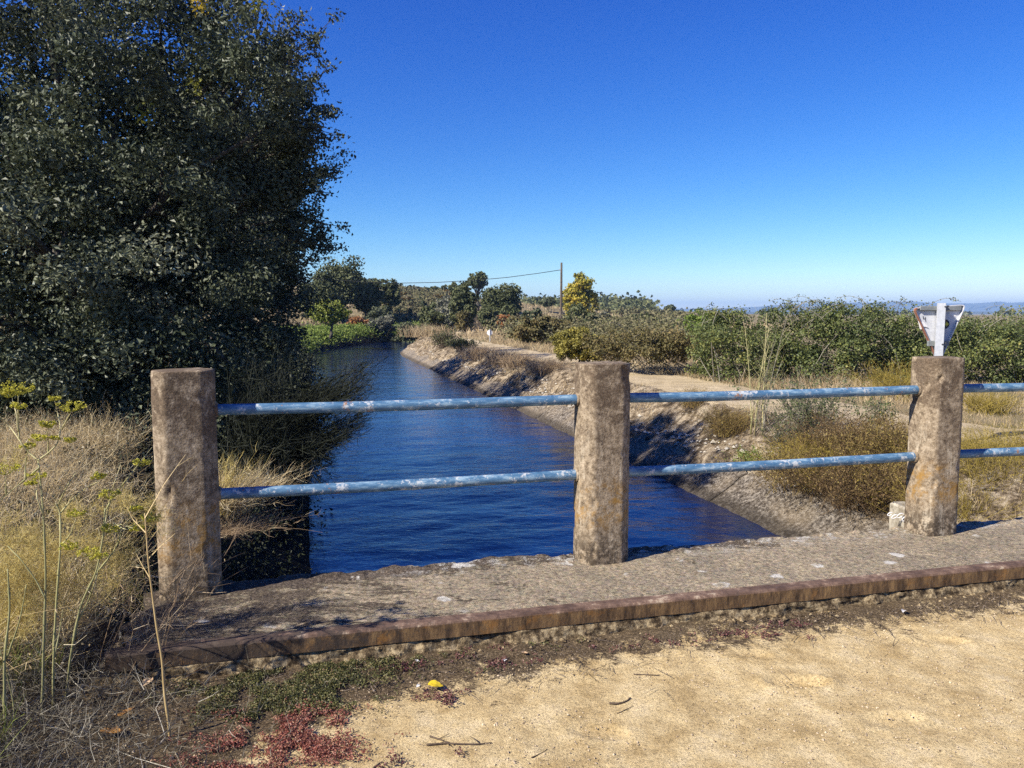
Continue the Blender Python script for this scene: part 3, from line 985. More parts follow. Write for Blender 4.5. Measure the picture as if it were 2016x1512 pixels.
PV = [-.585, 1.533, 3.712, 5.85, 7.98]
post(PV[0], 3, 'dark weathered concrete post among dry weeds, orange stain near its foot', R(7))
post(PV[1], 23, 'concrete post standing over the water with a yellow stain low down')
post(PV[2], 43, 'concrete post in front of the triangular sign', 0)
post(PV[3], 63, None); post(PV[4], 83, None)
HT = [1.013, .602]
RR = .0275
for i in range(4):
    for zc in HT:
        n = 40
        vq = np.linspace(PV[i] + .11, PV[i + 1] - .11, n)
        sag = -.006 * np.sin(np.linspace(0, math.pi, n)) + .002 * fbm(vq * 3, vq * 0 + zc, 2, 5)
        pts = np.stack([uv(4.0, a, zc + b) for a, b in zip(vq, sag)])
        V, F = tube(pts, RR, 18)
        obj('rail_pipe', V, F, M['rail'], rail, smooth=True)
        for vv_ in (PV[i] + .140, PV[i + 1] - .140):
            pts = np.stack([uv(4.0, vv_ + d, zc) for d in (-.012, 0, .012)])
            V, F = tube(pts, [RR + .012, RR + .011, RR + .004], 14)
            V = V + .003 * np.stack([fbm(V[:, 0] * 60, V[:, 2] * 60, 2, 7)] * 3, -1)
            obj('mortar_collar', V, F, M['post'], rail, smooth=True)

# --- whitewashed wing wall stub with scrawl, beside the right post
pw = pix(1790, 1018, 8.2)
wing = thing('wing_wall', (pw[0], pw[1], -1.3), 'low whitewashed wall stub with white scrawl beside the right post, under the shrubs', 'wall')
V, F = box((pw[0] + .15, pw[1], -1.05), .60, .3, 1.0, (1, .05, 0), (-.05, 1, 0), (0, 0, 1), .02)
M['whitewash'] = simple('whitewash', (.16, .13, .085), (.46, .42, .33), 11, .9, .2, 0, .8)
V = V + .012 * np.stack([fbm(V[:, 0] * 9, V[:, 2] * 9, 2, 3)] * 3, -1)
obj('wall_body', V, F, M['whitewash'], wing)
scr = []
for cx_, cz_, r_ in ((1752, 1012, .022), (1761, 1017, .026), (1772, 1015, .030), (1783, 1021, .034)):
    p = pix(cx_, cz_, 8.03)
    t = np.linspace(0, 5.4, 14)
    pts = np.stack([p[0] + r_ * np.cos(t) * 1.1, np.full(14, p[1]), p[2] + r_ * .8 * np.sin(t + .6)], -1)
    scr.append(tube(pts, .0045, 5))
V, F = join(scr)
obj('painted_scrawl', V, F, M['white'], wing)

# ================================================================== VEGETATION
def ball(n, rg, power=.5):
    d = unit(rg.normal(size=(n, 3)))
    return d * (rg.random(n) ** power)[:, None], d


def crown_mesh(center, rad, nclump, clump_r, per, leaf, seed, aspect=.5, shell=.4, lump=.35, flat_bottom=-1.0, up=.35, boxy=0.0, varsp=.55, keep=None, cav=3.0):
    rg = np.random.default_rng(seed)
    c, d = ball(nclump, rg, shell)
    if boxy:
        c = c * (1 + boxy * (1 - np.abs(d).max(1)))[:, None] * 1.0
    lo = 1 + lump * 1.6 * fbm(d[:, 0] * 2.1 + seed, d[:, 1] * 2.1 + d[:, 2] * 3.3, 3, seed % 97)
    c = c * lo[:, None]
    if cav:
        cv_ = fbm(d[:, 0] * cav + seed % 13, d[:, 1] * cav + d[:, 2] * cav * 1.37, 3, seed % 89)
        ok = (cv_ > -.20) | (np.linalg.norm(c, axis=1) < .62)
        c = c[ok]; nclump = len(c)
    if keep is not None:
        c = c[keep(np.asarray(center) + c * np.asarray(rad))]
        nclump = len(c)
    c[:, 2] = np.where(c[:, 2] < flat_bottom, flat_bottom + .3 * (c[:, 2] - flat_bottom), c[:, 2])
    C = np.asarray(center) + c * np.asarray(rad)
    cr = clump_r * rg.uniform(.6, 1.35, nclump)
    o, od = ball(nclump * per, rg, .60)
    o = o.reshape(nclump, per, 3); od = od.reshape(nclump, per, 3)
    o[..., 2] *= .72
    P = (C[:, None] + o * cr[:, None, None]).reshape(-1, 3)
    nr = od.reshape(-1, 3) * 1.0 + rg.normal(size=(nclump * per, 3)) * .6 + np.array([0, 0, up])
    cv = np.clip(.5 * rg.random(nclump) + .25 + .55 * fbm(C[:, 0] / (clump_r * 3.2), C[:, 1] / (clump_r * 3.2) + C[:, 2] / (clump_r * 2.6), 2, seed % 71), 0, 1)
    va = np.clip(varsp * np.repeat(cv, per) + (1 - varsp) * rg.random(nclump * per) , 0, 1)
    L = leaf * rg.uniform(.6, 1.3, len(P))
    V, F, A = leaves(P, nr, L, L * aspect, va, rg=rg)
    return V, F, A, C


def limbs(base, center, C, trunk_r, nl, rg, sides=6):
    """trunk, nl limbs to crown points, and twigs to the clumps around"""
    base = np.asarray(base, float); center = np.asarray(center, float)
    fork = base + (center - base) * rg.uniform(.35, .5) + np.append(rg.normal(size=2) * trunk_r * .8, 0)
    t = np.linspace(0, 1, 6)[:, None]
    wob = rg.normal(size=(6, 3)) * trunk_r * .35; wob[0] = 0
    out = [tube(base + (fork - base) * t + wob, trunk_r * np.array([1.45, 1.1, 1, .95, .9, .85]), sides + 2)]
    ids = rg.choice(len(C), min(nl, len(C)), replace=False)
    for i in ids:
        e = C[i]
        mid = fork + (e - fork) * .5 + rg.normal(size=3) * np.linalg.norm(e - fork) * .10 + np.array([0, 0, .08 * np.linalg.norm(e - fork)])
        tt = np.linspace(0, 1, 6)[:, None]
        P = (1 - tt) ** 2 * fork + 2 * tt * (1 - tt) * mid + tt ** 2 * e
        out.append(tube(P, trunk_r * np.linspace(.55, .07, 6), sides))
        dd = np.linalg.norm(C - P[3], axis=1)
        for j in np.argsort(dd)[1:4]:
            Q = np.stack([P[3], (P[3] + C[j]) / 2 + rg.normal(size=3) * .05 * dd[j], C[j]])
            out.append(tube(Q, trunk_r * np.array([.18, .12, .05]), 4, False))
    return join(out)


def tree(name, label, cat, base, H_, center_h, rad, nclump, clump_r, per, leaf, lm, seed, trunk_r=.12, bark='bark', nl=14, group=None, crown='crown', trunk='trunk', **kw):
    base = np.asarray(base, float)
    t = thing(name, base, label, cat, group)
    c = base + np.array([0, 0, center_h])
    V, F, A, C = crown_mesh(c, rad, nclump, clump_r, per, leaf, seed, **kw)
    obj(crown, V, F, M[lm], t, var=A)
    Vt, Ft = limbs(base - np.array([0, 0, .1]), c, C, trunk_r, nl, np.random.default_rng(seed + 1))
    obj(trunk, Vt, Ft, M[bark], t, smooth=True)
    return t


def gnd(px, Y):
    x = (px - 1008) / 1550 * Y
    return np.array([x, Y, float(H(x, Y))])


def ftree(name, label, cat, px, top, wpx, Y, lm, seed, n=60, per=45, leafk=.0082, low=.12, aspect=.75, group=None, bark='bark', trunk_r=None, depth=1.0, base=None, nl=8, names=('crown', 'trunk'), **kw):
    """a tree or shrub of the size it has at that distance"""
    b = gnd(px, Y) if base is None else np.asarray(base, float)
    zt = EYE + (615 - top) / 1550 * Y
    h = max(.4, zt - b[2])
    wd = wpx / 1550 * Y
    rz = h * (1 - low) / 2
    ch = h - rz
    n = int(n * 1.3); per = int(per * 1.05)
    cr = min(wd, h) * .15
    rad = (max(wd / 2 - cr * .5, .1), max(wd / 2 * depth - cr * .5, .1), max(rz - cr * .5, .1))
    return tree(name, label, cat, b, h, ch, rad, n, cr, per, max(.03, Y * leafk * .42), lm, seed, trunk_r or h * .028, bark, nl, group, names[0], names[1], aspect=aspect, **kw)


# --- the big holm oak on the left bank
tb = np.array([-5.3, 10.3, 0.0])
oak = thing('holm_oak', tb, 'huge dark evergreen oak overhanging the left bank behind the first post', 'tree')
oc = tb + np.array([.05, 0, 2.35])
def left_of(ys, xs):
    return lambda P: 1008 + P[:, 0] / P[:, 1] * 1550 < np.interp(615 - (P[:, 2] - EYE) / P[:, 1] * 1550, ys, xs)
V1, F1, A1, C1 = crown_mesh(oc, (3.1, 2.6, 4.3), 1050, .38, 310, .058, 101, aspect=.6, shell=.34, lump=.15, cav=6.0, flat_bottom=-.50, boxy=.34, varsp=.80,
                            keep=left_of([-100, 0, 100, 180, 260, 330, 430, 500, 580, 640, 720, 800], [540, 550, 565, 590, 605, 615, 590, 590, 565, 550, 530, 480]))
V3, F3, A3, C3 = crown_mesh(oc, (2.3, 1.9, 3.4), 330, .50, 150, .075, 151, aspect=.6, shell=.6, lump=.05, flat_bottom=-.5, boxy=.34, varsp=.8, cav=0,
                            keep=left_of([-100, 0, 100, 180, 260, 330, 430, 500, 580, 640, 720, 800], [470, 480, 490, 500, 500, 500, 490, 490, 480, 470, 450, 420]))
# sprays at the canal side that break the outline
rg = np.random.default_rng(5)
spr = []
twigs = []
for (px_, py_, yy) in ((640, 60, 10.2), (650, 135, 10.0), (600, 30, 10.3), (662, 215, 10.0), (640, 250, 9.6), (655, 270, 10.4), (668, 325, 10.0), (640, 345, 9.8), (650, 380, 10.3), (630, 300, 10), (620, 420, 10), (640, 440, 9.7), (655, 490, 10), (630, 520, 10.2), (640, 470, 10.4), (610, 560, 9.9), (620, 600, 10.1), (590, 640, 9.8), (600, 670, 10.0), (575, 700, 9.8), (610, 180, 10), (600, 100, 10), (615, 370, 10), (560, 690, 9.4)):
    e = pix(px_, py_, yy)
    s = e + (oc - e) * .42 + rg.normal(size=3) * .15
    mid = (s + e) / 2 + np.array([0, 0, .15])
    t = np.linspace(0, 1, 7)[:, None]
    Q = (1 - t) ** 2 * s + 2 * t * (1 - t) * mid + t ** 2 * e
    twigs.append(tube(Q, np.linspace(.022, .004, 7), 5))
    for k in range(16):
        f = rg.uniform(.45, 1)
        c = s * (1 - f) ** 2 + 2 * f * (1 - f) * mid + f * f * e + rg.normal(size=3) * np.array([.10, .12, .085])
        twigs.append(tube(np.stack([s * (1 - f + .08) ** 2 + 2 * (f - .08) * (1 - f + .08) * mid + (f - .08) ** 2 * e, c]), [.006, .003], 4, False))
        spr.append(c)
spr = np.array(spr)
per = 46
P = (spr[:, None] + rg.normal(size=(len(spr), per, 3)) * np.array([.058, .058, .045])).reshape(-1, 3)
L = .050 * rg.uniform(.6, 1.3, len(P))
V2, F2, A2 = leaves(P, rg.normal(size=P.shape) + [0, 0, .4], L, L * .56, np.clip(rg.random(len(P)) * .75, 0, 1), rg=rg)
V, F, A = stack3([(V1, F1, A1), (V2, F2, A2), (V3, F3, A3)])
obj('crown', V, F, M['oak_leaf'], oak, var=A)
Vt, Ft = limbs(tb - [0, 0, .2], oc, C1, .17, 60, np.random.default_rng(6), 7)
Vt, Ft = join([(Vt, Ft)] + twigs)
obj('trunk', Vt, Ft, M['bark'], oak, smooth=True)
# few turned leaves near the top
rg = np.random.default_rng(15)
P = pix(393, 8, 8.9) + rg.normal(size=(60, 3)) * [.05, .05, .06]
P2 = np.concatenate([pix(a, b, 8.6) + rg.normal(size=(30, 3)) * .05 for a, b in ((385, 172), (285, 225), (500, 8))])
V, F, A = leaves(np.concatenate([P, P2]), rg.normal(size=(len(P) + len(P2), 3)), .055, .035, np.concatenate([np.full(60, .9), np.full(len(P2), .2)]), rg=rg)
obj('turned_leaves', V, F, M['poplar'], oak, var=A, label='few orange and yellow leaves in the dark crown')

# --- oaks further along the left bank whose shade falls across the canal
for i, (cx_, cy_, hh, rr_, lb) in enumerate(((-7.2, 20.5, 7.3, 2.4, 'second dark oak along the left bank, mostly hidden behind the huge one'),
                                             (-8.7, 25.5, 8.7, 2.5, 'third dark oak along the left bank, mostly hidden behind the huge one'),
                                             (-10.3, 31.0, 9.3, 2.6, 'fourth dark oak along the left bank, mostly hidden behind the huge one'))):
    b = np.array([cx_, cy_, float(H(cx_, cy_))])
    tree('holm_oak', lb, 'tree', b, hh, hh * .58, (rr_, rr_, hh * .42), 300, .50, 95, .11, 'oak_leaf', 131 + i, .2, nl=20, lump=.10, boxy=.2, keep=lambda P: 1008 + P[:, 0] / P[:, 1] * 1550 < 590, cav=0)

# --- left of the far bend
G1 = 'dark oaks at the far left bend'
ftree('holm_oak', 'broad dark oak at the far left bend, partly behind the huge oak', 'tree', 668, 508, 120, 88, 'oak_far', 201, 150, 70, group=G1, low=.08)
ftree('holm_oak', 'dark oak sloping down towards the hill at the far left bend', 'tree', 722, 538, 78, 92, 'oak_far', 202, 110, 60, group=G1, low=.05)
ftree('holm_oak', 'dark oak behind the yellow green tree, partly behind the huge oak', 'tree', 622, 548, 90, 84, 'oak_far', 203, 100, 60, group=G1, low=.05)
ftree('holm_oak', 'small round oak at the right end of the dark oaks', 'tree', 768, 549, 42, 96, 'oak_far', 204, 60, 45, group=G1)
ftree('fruit_tree', 'small yellow green tree with short dark trunk on the far left bank', 'tree', 660, 586, 84, 58, 'yellowgreen', 205, 90, 34, low=.32, nl=12, trunk_r=.10, base=np.append(pix(652, 664, 58)[:2], pix(652, 664, 58)[2]), lump=.4)
ftree('orange_shrub', 'orange autumn shrub beside the yellow green tree', 'shrub', 705, 622, 52, 76, 'orange', 206, 40, 35, low=0, names=('foliage', 'stems'))
ftree('grey_shrub', 'grey green rounded shrub below the dark oaks', 'shrub', 752, 600, 64, 84, 'olive_far', 207, 60, 40, low=0, names=('foliage', 'stems'))
ftree('grey_shrub', 'grey green feathery shrub with pale stems by the far bend', 'shrub', 752, 618, 60, 74, 'grey_far', 208, 60, 40, low=0, bark='pale_bark', names=('foliage', 'stems'))
ftree('grey_shrub', 'low dark green broom mass beside the far bend', 'shrub', 800, 628, 62, 74, 'olive_far', 209, 60, 40, low=0, names=('foliage', 'stems'))
ftree('round_bush', 'dense dark round bush standing at the foot of the hill', 'bush', 853, 598, 56, 70, 'oak_far', 210, 80, 55, low=0, names=('foliage', 'stems'))
ftree('willow', 'pale grey twiggy willow behind the dark round bush', 'tree', 893, 574, 88, 88, 'grey_far', 211, 90, 34, low=.05, bark='pale_bark')
ftree('holm_oak', 'tall dark oak in front of the oak clump', 'tree', 914, 556, 64, 72, 'oak_far', 212, 110, 60, low=.05)
ftree('holm_oak', 'broad oak with rounded crown at the right of the clump', 'tree', 985, 559, 98, 78, 'oak_far', 213, 160, 60, low=.04)
ftree('stone_pine', 'umbrella shaped pine rising above the oak clump', 'tree', 941, 535, 46, 112, 'oak_far', 214, 50, 45, low=.52, nl=14, trunk_r=.22)
ftree('holm_oak', 'low oak on the crest left of the pine', 'tree', 905, 553, 46, 118, 'oak_far', 215, 50, 45)
ftree('dark_bush', 'dark bush in front of the broad oak', 'bush', 962, 600, 46, 68, 'oak_far', 216, 60, 45, low=0, names=('foliage', 'stems'))
ftree('brown_bush', 'olive brown bush beside the dark round bush', 'bush', 912, 606, 38, 66, 'bramble_brown', 217, 50, 40, low=0, names=('foliage', 'stems'))
ftree('red_bush', 'small reddish brown bush under the broad oak', 'bush', 993, 614, 28, 70, 'orange', 218, 30, 30, low=0, names=('foliage', 'stems'))
ftree('dry_bush', 'dull brown undergrowth bush at the right foot of the oak clump', 'bush', 1015, 618, 44, 68, 'bramble_brown', 219, 50, 40, low=0, names=('foliage', 'stems'))
# crest of the hill
for i, (p, tp, wd) in enumerate(((782, 558, 30), (806, 562, 26), (826, 566, 30), (845, 566, 22), (862, 563, 24), (880, 560, 28))):
    ftree('crest_tree', 'small dark tree on the crest of the hill', 'tree', p, tp, wd, 150, 'oak_far', 230 + i, 24, 34, low=.05, group='trees along the hill crest', nl=4)
rg = np.random.default_rng(77)
for i in range(34):
    p, Y = rg.uniform(765, 900), rg.uniform(92, 145)
    b = gnd(p, Y)
    tpx = 615 - (b[2] - EYE + rg.uniform(.5, 1.3)) / Y * 1550
    ftree('hill_shrub', 'low brownish olive shrub on the dry hillside', 'shrub', p, tpx, rg.uniform(14, 28), Y, ('olive_far', 'heath', 'grey_far')[i % 3], 240 + i, 16, 26, low=0, group='shrubs on the dry hillside', nl=3, names=('foliage', 'stems'))

# --- bright green plants along the far left water edge (one continuous growth)
rg = np.random.default_rng(78)
pts = []
for _ in range(420):
    s = rg.uniform(46, 92); wv = -rg.uniform(3.3, 7.0)
    x, y = sw_xy(s, wv)
    pts.append((x, y, H(x, y) + rg.uniform(.15, .55)))
pts = np.array(pts)
P = (pts[:, None] + rg.normal(size=(len(pts), 65, 3)) * [.5, .5, .20]).reshape(-1, 3)
V, F, A = leaves(P, rg.normal(size=P.shape) + [0, 0, .8], .20, .13, np.clip(np.repeat(rg.random(len(pts)), 65) * .5 + rg.random(len(P)) * .5, 0, 1), rg=rg)
tag(obj('waterside_undergrowth', V, F, M['bright_green'], var=A), 'bright green low plants along the far left water edge', 'plants', kind='stuff')

# --- middle distance, around the utility pole
ftree('bramble_bush', 'wide olive green bramble bush left of the utility pole', 'bush', 1068, 618, 120, 42, 'bramble_brown', 301, 150, 70, low=0, names=('foliage', 'stems'), depth=.7)
ftree('bramble_bush', 'dull brown bramble bush at the foot of the utility pole', 'bush', 1112, 628, 90, 48, 'bramble_brown', 302, 100, 60, low=0, names=('foliage', 'stems'), depth=.7)
ftree('olive_bush', 'olive green bush behind the wide bramble bush', 'bush', 1052, 606, 60, 66, 'olive_far', 303, 60, 45, low=0, names=('foliage', 'stems'))
ftree('small_tree', 'small pale green tree just left of the utility pole', 'tree', 1079, 581, 30, 120, 'olive_far', 304, 34, 34, low=.2)
ftree('poplar', 'yellow autumn poplar right of the utility pole', 'tree', 1139, 530, 62, 95, 'poplar', 305, 130, 40, low=.12, nl=20, lump=.4)
ftree('poplar', 'thin pale yellow poplar beside the taller yellow poplar', 'tree', 1171, 572, 20, 100, 'yellow_bush', 306, 40, 30, low=.05, bark='pale_bark')
ftree('dark_bush', 'dark rounded bush below the yellow poplar', 'bush', 1138, 597, 52, 66, 'oak_far', 307, 70, 50, low=0, names=('foliage', 'stems'))
ftree('dark_bush', 'dark bush right of the one below the poplar', 'bush', 1164, 614, 36, 60, 'oak_far', 308, 50, 40, low=0, names=('foliage', 'stems'))
ftree('grey_shrub', 'grey shrub between the dark bush and the wooded slope', 'shrub', 1190, 612, 44, 74, 'grey_far', 309, 50, 40, low=0, names=('foliage', 'stems'))
ftree('yellow_bush', 'golden yellow bush beside the path', 'bush', 1140, 640, 108, 26, 'yellow_bush', 310, 150, 80, low=0, leafk=.008, names=('foliage', 'stems'), depth=.9)
ftree('dark_bush', 'dark rounded bush in the middle distance, left of three', 'bush', 1240, 616, 46, 82, 'oak_far', 311, 50, 40, low=0, names=('foliage', 'stems'))
ftree('dark_bush', 'dark rounded bush in the middle distance, the tallest of three', 'bush', 1272, 616, 44, 74, 'oak_far', 312, 60, 40, low=0, names=('foliage', 'stems'))
ftree('dark_bush', 'dark rounded bush in the middle distance, right of three', 'bush', 1305, 628, 38, 70, 'oak_far', 313, 50, 40, low=0, names=('foliage', 'stems'))
ftree('lollipop_tree', 'lone round pale green tree on the horizon', 'tree', 1317, 600, 26, 150, 'olive_far', 314, 34, 40, low=.4, nl=6)
ftree('green_bush', 'bright green bush left of the tall bramble hedge', 'bush', 1335, 631, 24, 60, 'bright_green', 315, 30, 30, low=0, names=('foliage', 'stems'))
ftree('green_shrub', 'bright green leafy shrub showing above the bramble hedge', 'shrub', 1386, 602, 88, 34, 'bright_green', 316, 90, 60, low=0, leafk=.008, names=('foliage', 'stems'))
# low scrub between the path, the pole and the woodland: one mass
rg = np.random.default_rng(179)
parts = []
for i in range(760):
    Y = 30 * (150 / 30) ** rg.random(); p = rg.uniform(1000, 1420) if rg.random() < .75 else rg.uniform(780, 1010)
    if p < 1010 and Y < 62: Y = rg.uniform(66, 148)
    b = gnd(p, Y)
    if canal_sw(b[0], b[1])[1] < 9: continue
    h = rg.uniform(.5, 1.5)
    n_ = 60
    c = b + [0, 0, h * .45] + rg.normal(size=3) * [.3, .3, 0]
    P = c + rg.normal(size=(n_, 3)) * [h * .55, h * .55, h * .26]
    parts.append(leaves(P, rg.normal(size=P.shape) + [0, 0, .5], max(.06, Y * .0042), max(.045, Y * .003), np.clip(rg.random() * .6 + rg.random(n_) * .4, 0, 1), rg=rg))
for i in range(420):
    p, Y = rg.uniform(760, 915), rg.uniform(92, 150)
    b = gnd(p, Y)
    h = rg.uniform(.3, 1.0)
    c = b + [0, 0, h * .4]
    P = c + rg.normal(size=(40, 3)) * [h * .7, h * .7, h * .28]
    parts.append(leaves(P, rg.normal(size=P.shape) + [0, 0, .5], .36, .26, np.clip(rg.random() * .6 + rg.random(40) * .4, 0, 1), rg=rg))
V, F, A = stack3(parts)
M['scrub'] = leaf_mat('scrub', [(0, (.06, .06, .03)), (.3, (.12, .115, .055)), (.6, (.20, .175, .095)), (.8, (.16, .165, .07)), (1, (.28, .22, .13))], .8, .2, .15)
tag(obj('low_scrub', V, F, M['scrub'], var=A), 'low olive and brown scrub between the path and the far trees', 'scrub', kind='stuff')
# wooded slope far right of the poplar
rg = np.random.default_rng(79)
parts = []
for _ in range(420):
    Y = rg.uniform(190, 420); p = rg.uniform(1030, 1275) if rg.random() < .6 else rg.uniform(-200, 2400)
    if p > 1275: Y = rg.uniform(420, 1100)
    b = gnd(p, Y)
    h = rg.uniform(2.5, 5.5)
    c = b + [0, 0, h * .5]
    n_ = 30
    P = c + rg.normal(size=(n_, 3)) * [h * .4, h * .4, h * .24]
    parts.append(leaves(P, rg.normal(size=P.shape) + [0, 0, .5], Y * .006, Y * .0045, np.clip(rg.random() * .5 + rg.random(n_) * .5, 0, 1), rg=rg))
V, F, A = stack3(parts)
tag(obj('far_woodland', V, F, M['oak_far'], var=A), 'dark far-off woodland along the horizon', 'woodland', kind='stuff')

# --- bramble hedge on the right
def bramble(label, cx, cy, rx, ry, top, base_z, n, seed, mat='bramble', leaf=.062, ncane=26, per=100, hollow=0.0):
    b = np.array([cx, cy, base_z])
    t = thing('bramble_thicket', b, label, 'bramble', 'bramble thickets along the path')
    hh = top - base_z
    V, F, A, C = crown_mesh(b + [0, 0, hh * (.48 + .2 * hollow)], (rx, ry, hh * (.5 - .2 * hollow)), n, .33, per, leaf, seed, aspect=.8, shell=.3, lump=.32, flat_bottom=-.8, boxy=.4, varsp=.5, up=.5)
    rg = np.random.default_rng(seed + 3)
    canes, ex = [], []
    for k in range(ncane):
        a = rg.uniform(0, 2 * math.pi)
        st = b + [rx * rg.uniform(-.9, .9), ry * rg.uniform(-.7, .7), hh * rg.uniform(.7, .9)]
        L = rg.uniform(.45, 1.05)
        di = np.array([math.cos(a), math.sin(a) * .6, 0])
        tt = np.linspace(0, 1, 9)[:, None]
        Q = st + di * L * tt + np.array([0, 0, 1]) * (L * 1.15 * tt - L * .85 * tt ** 2)
        canes.append(tube(Q, np.linspace(.007, .003, 9), 4))
        m_ = 22
        f = rg.random(m_)
        P = st + di * (L * f)[:, None] + np.array([0, 0, 1]) * (L * 1.15 * f - L * .85 * f ** 2)[:, None] + rg.normal(size=(m_, 3)) * .035
        ex.append(leaves(P, rg.normal(size=(m_, 3)) + [0, 0, .4], .05 * rg.uniform(.6, 1.2, m_), .036, np.clip(rg.random(m_) * .8, 0, 1), rg=rg))
    V, F, A = stack3([(V, F, A)] + ex)
    obj('foliage', V, F, M[mat], t, var=A)
    inner = []
    for k in range(60):
        e = C[rg.integers(len(C))]
        s = b + [rx * rg.uniform(-.8, .8), ry * rg.uniform(-.8, .8), 0]
        m2 = (s + e) / 2 + [rg.normal() * .3, rg.normal() * .3, hh * .35]
        tt = np.linspace(0, 1, 7)[:, None]
        inner.append(tube((1 - tt) ** 2 * s + 2 * tt * (1 - tt) * m2 + tt ** 2 * e, np.linspace(.009, .003, 7), 4, False))
    Vc, Fc = join(canes + inner)
    obj('canes', Vc, Fc, M['pale_bark'], t, smooth=True)
    return t


def zt(top, Y):
    return EYE + (615 - top) / 1550 * Y


bramble('low brownish bramble thicket with a dark hollow, at the left end of the hedge', 4.3, 22.5, 1.9, 1.3, zt(652, 22), -.3, 170, 401, 'bramble_brown', .07, 14, hollow=1.0)
bramble('green bramble thicket next to the dark hollow, shorter than the tallest', 6.0, 19.8, 1.35, 1.3, zt(614, 19.5), -.3, 190, 402)
bramble('tallest bramble thicket with arching sprays against the sky', 8.1, 19.4, 1.75, 1.5, zt(590, 19.4), -.3, 290, 403, ncane=46)
bramble('bramble thicket directly behind the triangular sign', 10.6, 19.2, 1.7, 1.5, zt(618, 19.2), -.3, 240, 404, ncane=22)
bramble('bramble thicket right of the triangular sign, at the edge of the view', 13.2, 19.3, 1.9, 1.6, zt(614, 19.3), -.3, 250, 405, ncane=30)
bramble('bramble thicket continuing beyond the right edge of the view', 16.4, 19.6, 2.0, 1.6, zt(612, 19.6), -.3, 120, 406, ncane=16)
rg = np.random.default_rng(91)


# --- thin-stemmed plants
def spray(name, label, cat, base, n, h, spread, mat, seed, wd=.006, bend=.25, k=4, dirn=(0, 0), side=4, sidelen=.25, group=None, jitter=.05, part='stems', leafn=0, leafsz=.02, leafmat=None, up=1.0):
    rg = np.random.default_rng(seed)
    base = np.asarray(base, float)
    t = thing(name, base, label, cat, group)
    P, W_, A = spray_geo(rg, base[None].repeat(n, 0) + np.append(rg.normal(size=(n, 2)) * jitter, np.zeros((n, 1)), 1), h, spread, wd, bend, k, dirn, up)
    sets = [ribbons(P, W_, A, rg)]
    if side:
        sets.append(side_twigs(rg, P, side, sidelen * h, wd * .6))
    V, F, A = stack3(sets)
    obj(part, V, F, M[mat], t, var=A)
    if leafn:
        i = rg.integers(0, n, leafn); f = rg.uniform(.35, 1, leafn)
        j = np.clip((f * (k - 1)).astype(int), 0, k - 2); fr = (f * (k - 1) - j)[:, None]
        Q = P[i, j] * (1 - fr) + P[i, j + 1] * fr + rg.normal(size=(leafn, 3)) * .03
        V, F, A = leaves(Q, rg.normal(size=Q.shape) + [0, 0, .3], leafsz * rg.uniform(.6, 1.3, leafn), leafsz * .5, rg.random(leafn), rg=rg)
        obj('foliage', V, F, M[leafmat or mat], t, var=A)
    return t


def spray_geo(rg, base, h, spread, wd, bend, k, dirn, up=1.0):
    n = len(base)
    hh = h * rg.uniform(.55, 1.1, n)
    di = rg.normal(size=(n, 2)) * spread + np.asarray(dirn)
    t = np.linspace(0, 1, k)
    P = np.zeros((n, k, 3))
    wb = rg.normal(size=(n, k, 3)) * .045 * h
    for i, a in enumerate(t):
        q = a + bend * (a * a - a)
        P[:, i, :2] = base[:, :2] + di * (hh * q)[:, None]
        P[:, i, 2] = base[:, 2] + hh * up * (a - bend * .6 * a * a * np.linalg.norm(di, axis=1))
        P[:, i] += wb[:, i] * a
    return P, wd * rg.uniform(.6, 1.3, n), np.clip(rg.normal(.55, .22, n), 0, 1)


def side_twigs(rg, P, m, L, wd):
    n, k, _ = P.shape
    i = np.repeat(np.arange(n), m); f = rg.uniform(.3, .97, n * m)
    j = np.clip((f * (k - 1)).astype(int), 0, k - 2); fr = (f * (k - 1) - j)[:, None]
    s = P[i, j] * (1 - fr) + P[i, j + 1] * fr
    d = unit(unit(P[i, -1] - P[i, 0]) * .8 + rg.normal(size=(n * m, 3)) * .6)
    l = (L * rg.uniform(.4, 1.2, n * m))[:, None]
    Q = np.stack([s, s + d * l * .55 + rg.normal(size=s.shape) * .04 * L, s + d * l + rg.normal(size=s.shape) * .12 * L + np.array([0, 0, .1 * L])], 1)
    return ribbons(Q, np.full(n * m, wd), np.clip(rg.normal(.6, .22, n * m), 0, 1), rg)


def on(px, py, Y):
    p = pix(px, py, Y)
    return np.array([p[0], p[1], float(H(p[0], p[1])) - .03])


def onbank(px, wv):
    """point on the right bank seen at column px with canal offset wv"""
    best = None
    for s in np.arange(5, 60, .1):
        x, y = sw_xy(s, wv)
        e = abs(1008 + x / y * 1550 - px)
        if best is None or e < best[0]:
            best = (e, float(x), float(y))
    return np.array([best[1], best[2], float(H(best[1], best[2])) - .03])


# heather-like shrubs on the near right bank
HG = 'brown heath shrubs on the right bank'
hs = [(1600, 3.55, .62, .75), (1650, 3.75, .70, .8), (1700, 3.6, .62, .8), (1745, 3.9, .72, .8), (1690, 4.2, .62, .7), (1625, 4.25, .5, .7), (1780, 4.3, .6, .7)]
nm = ['near the wall stub', 'with golden tips in the middle of the clump', 'spilling down towards the water', 'just left of the right post', 'at the top of the bank', 'at the left end of the clump', 'behind the right post']
for i, (p, wv, h, sp) in enumerate(hs):
    spray('heath_shrub', 'brown and gold heath shrub ' + nm[i], 'shrub', onbank(p, wv), 300, h * (1, .8, 1.15, .9, 1.1, .7, 1)[i], sp * .85, ('heath', 'gold_shrub', 'heath_dark', 'heath', 'heath_dark', 'gold_shrub', 'heath')[i], 500 + i, .006, .2, 5, (-.15, -.1), 6, .25, HG, .26, leafn=4000, leafsz=.030)
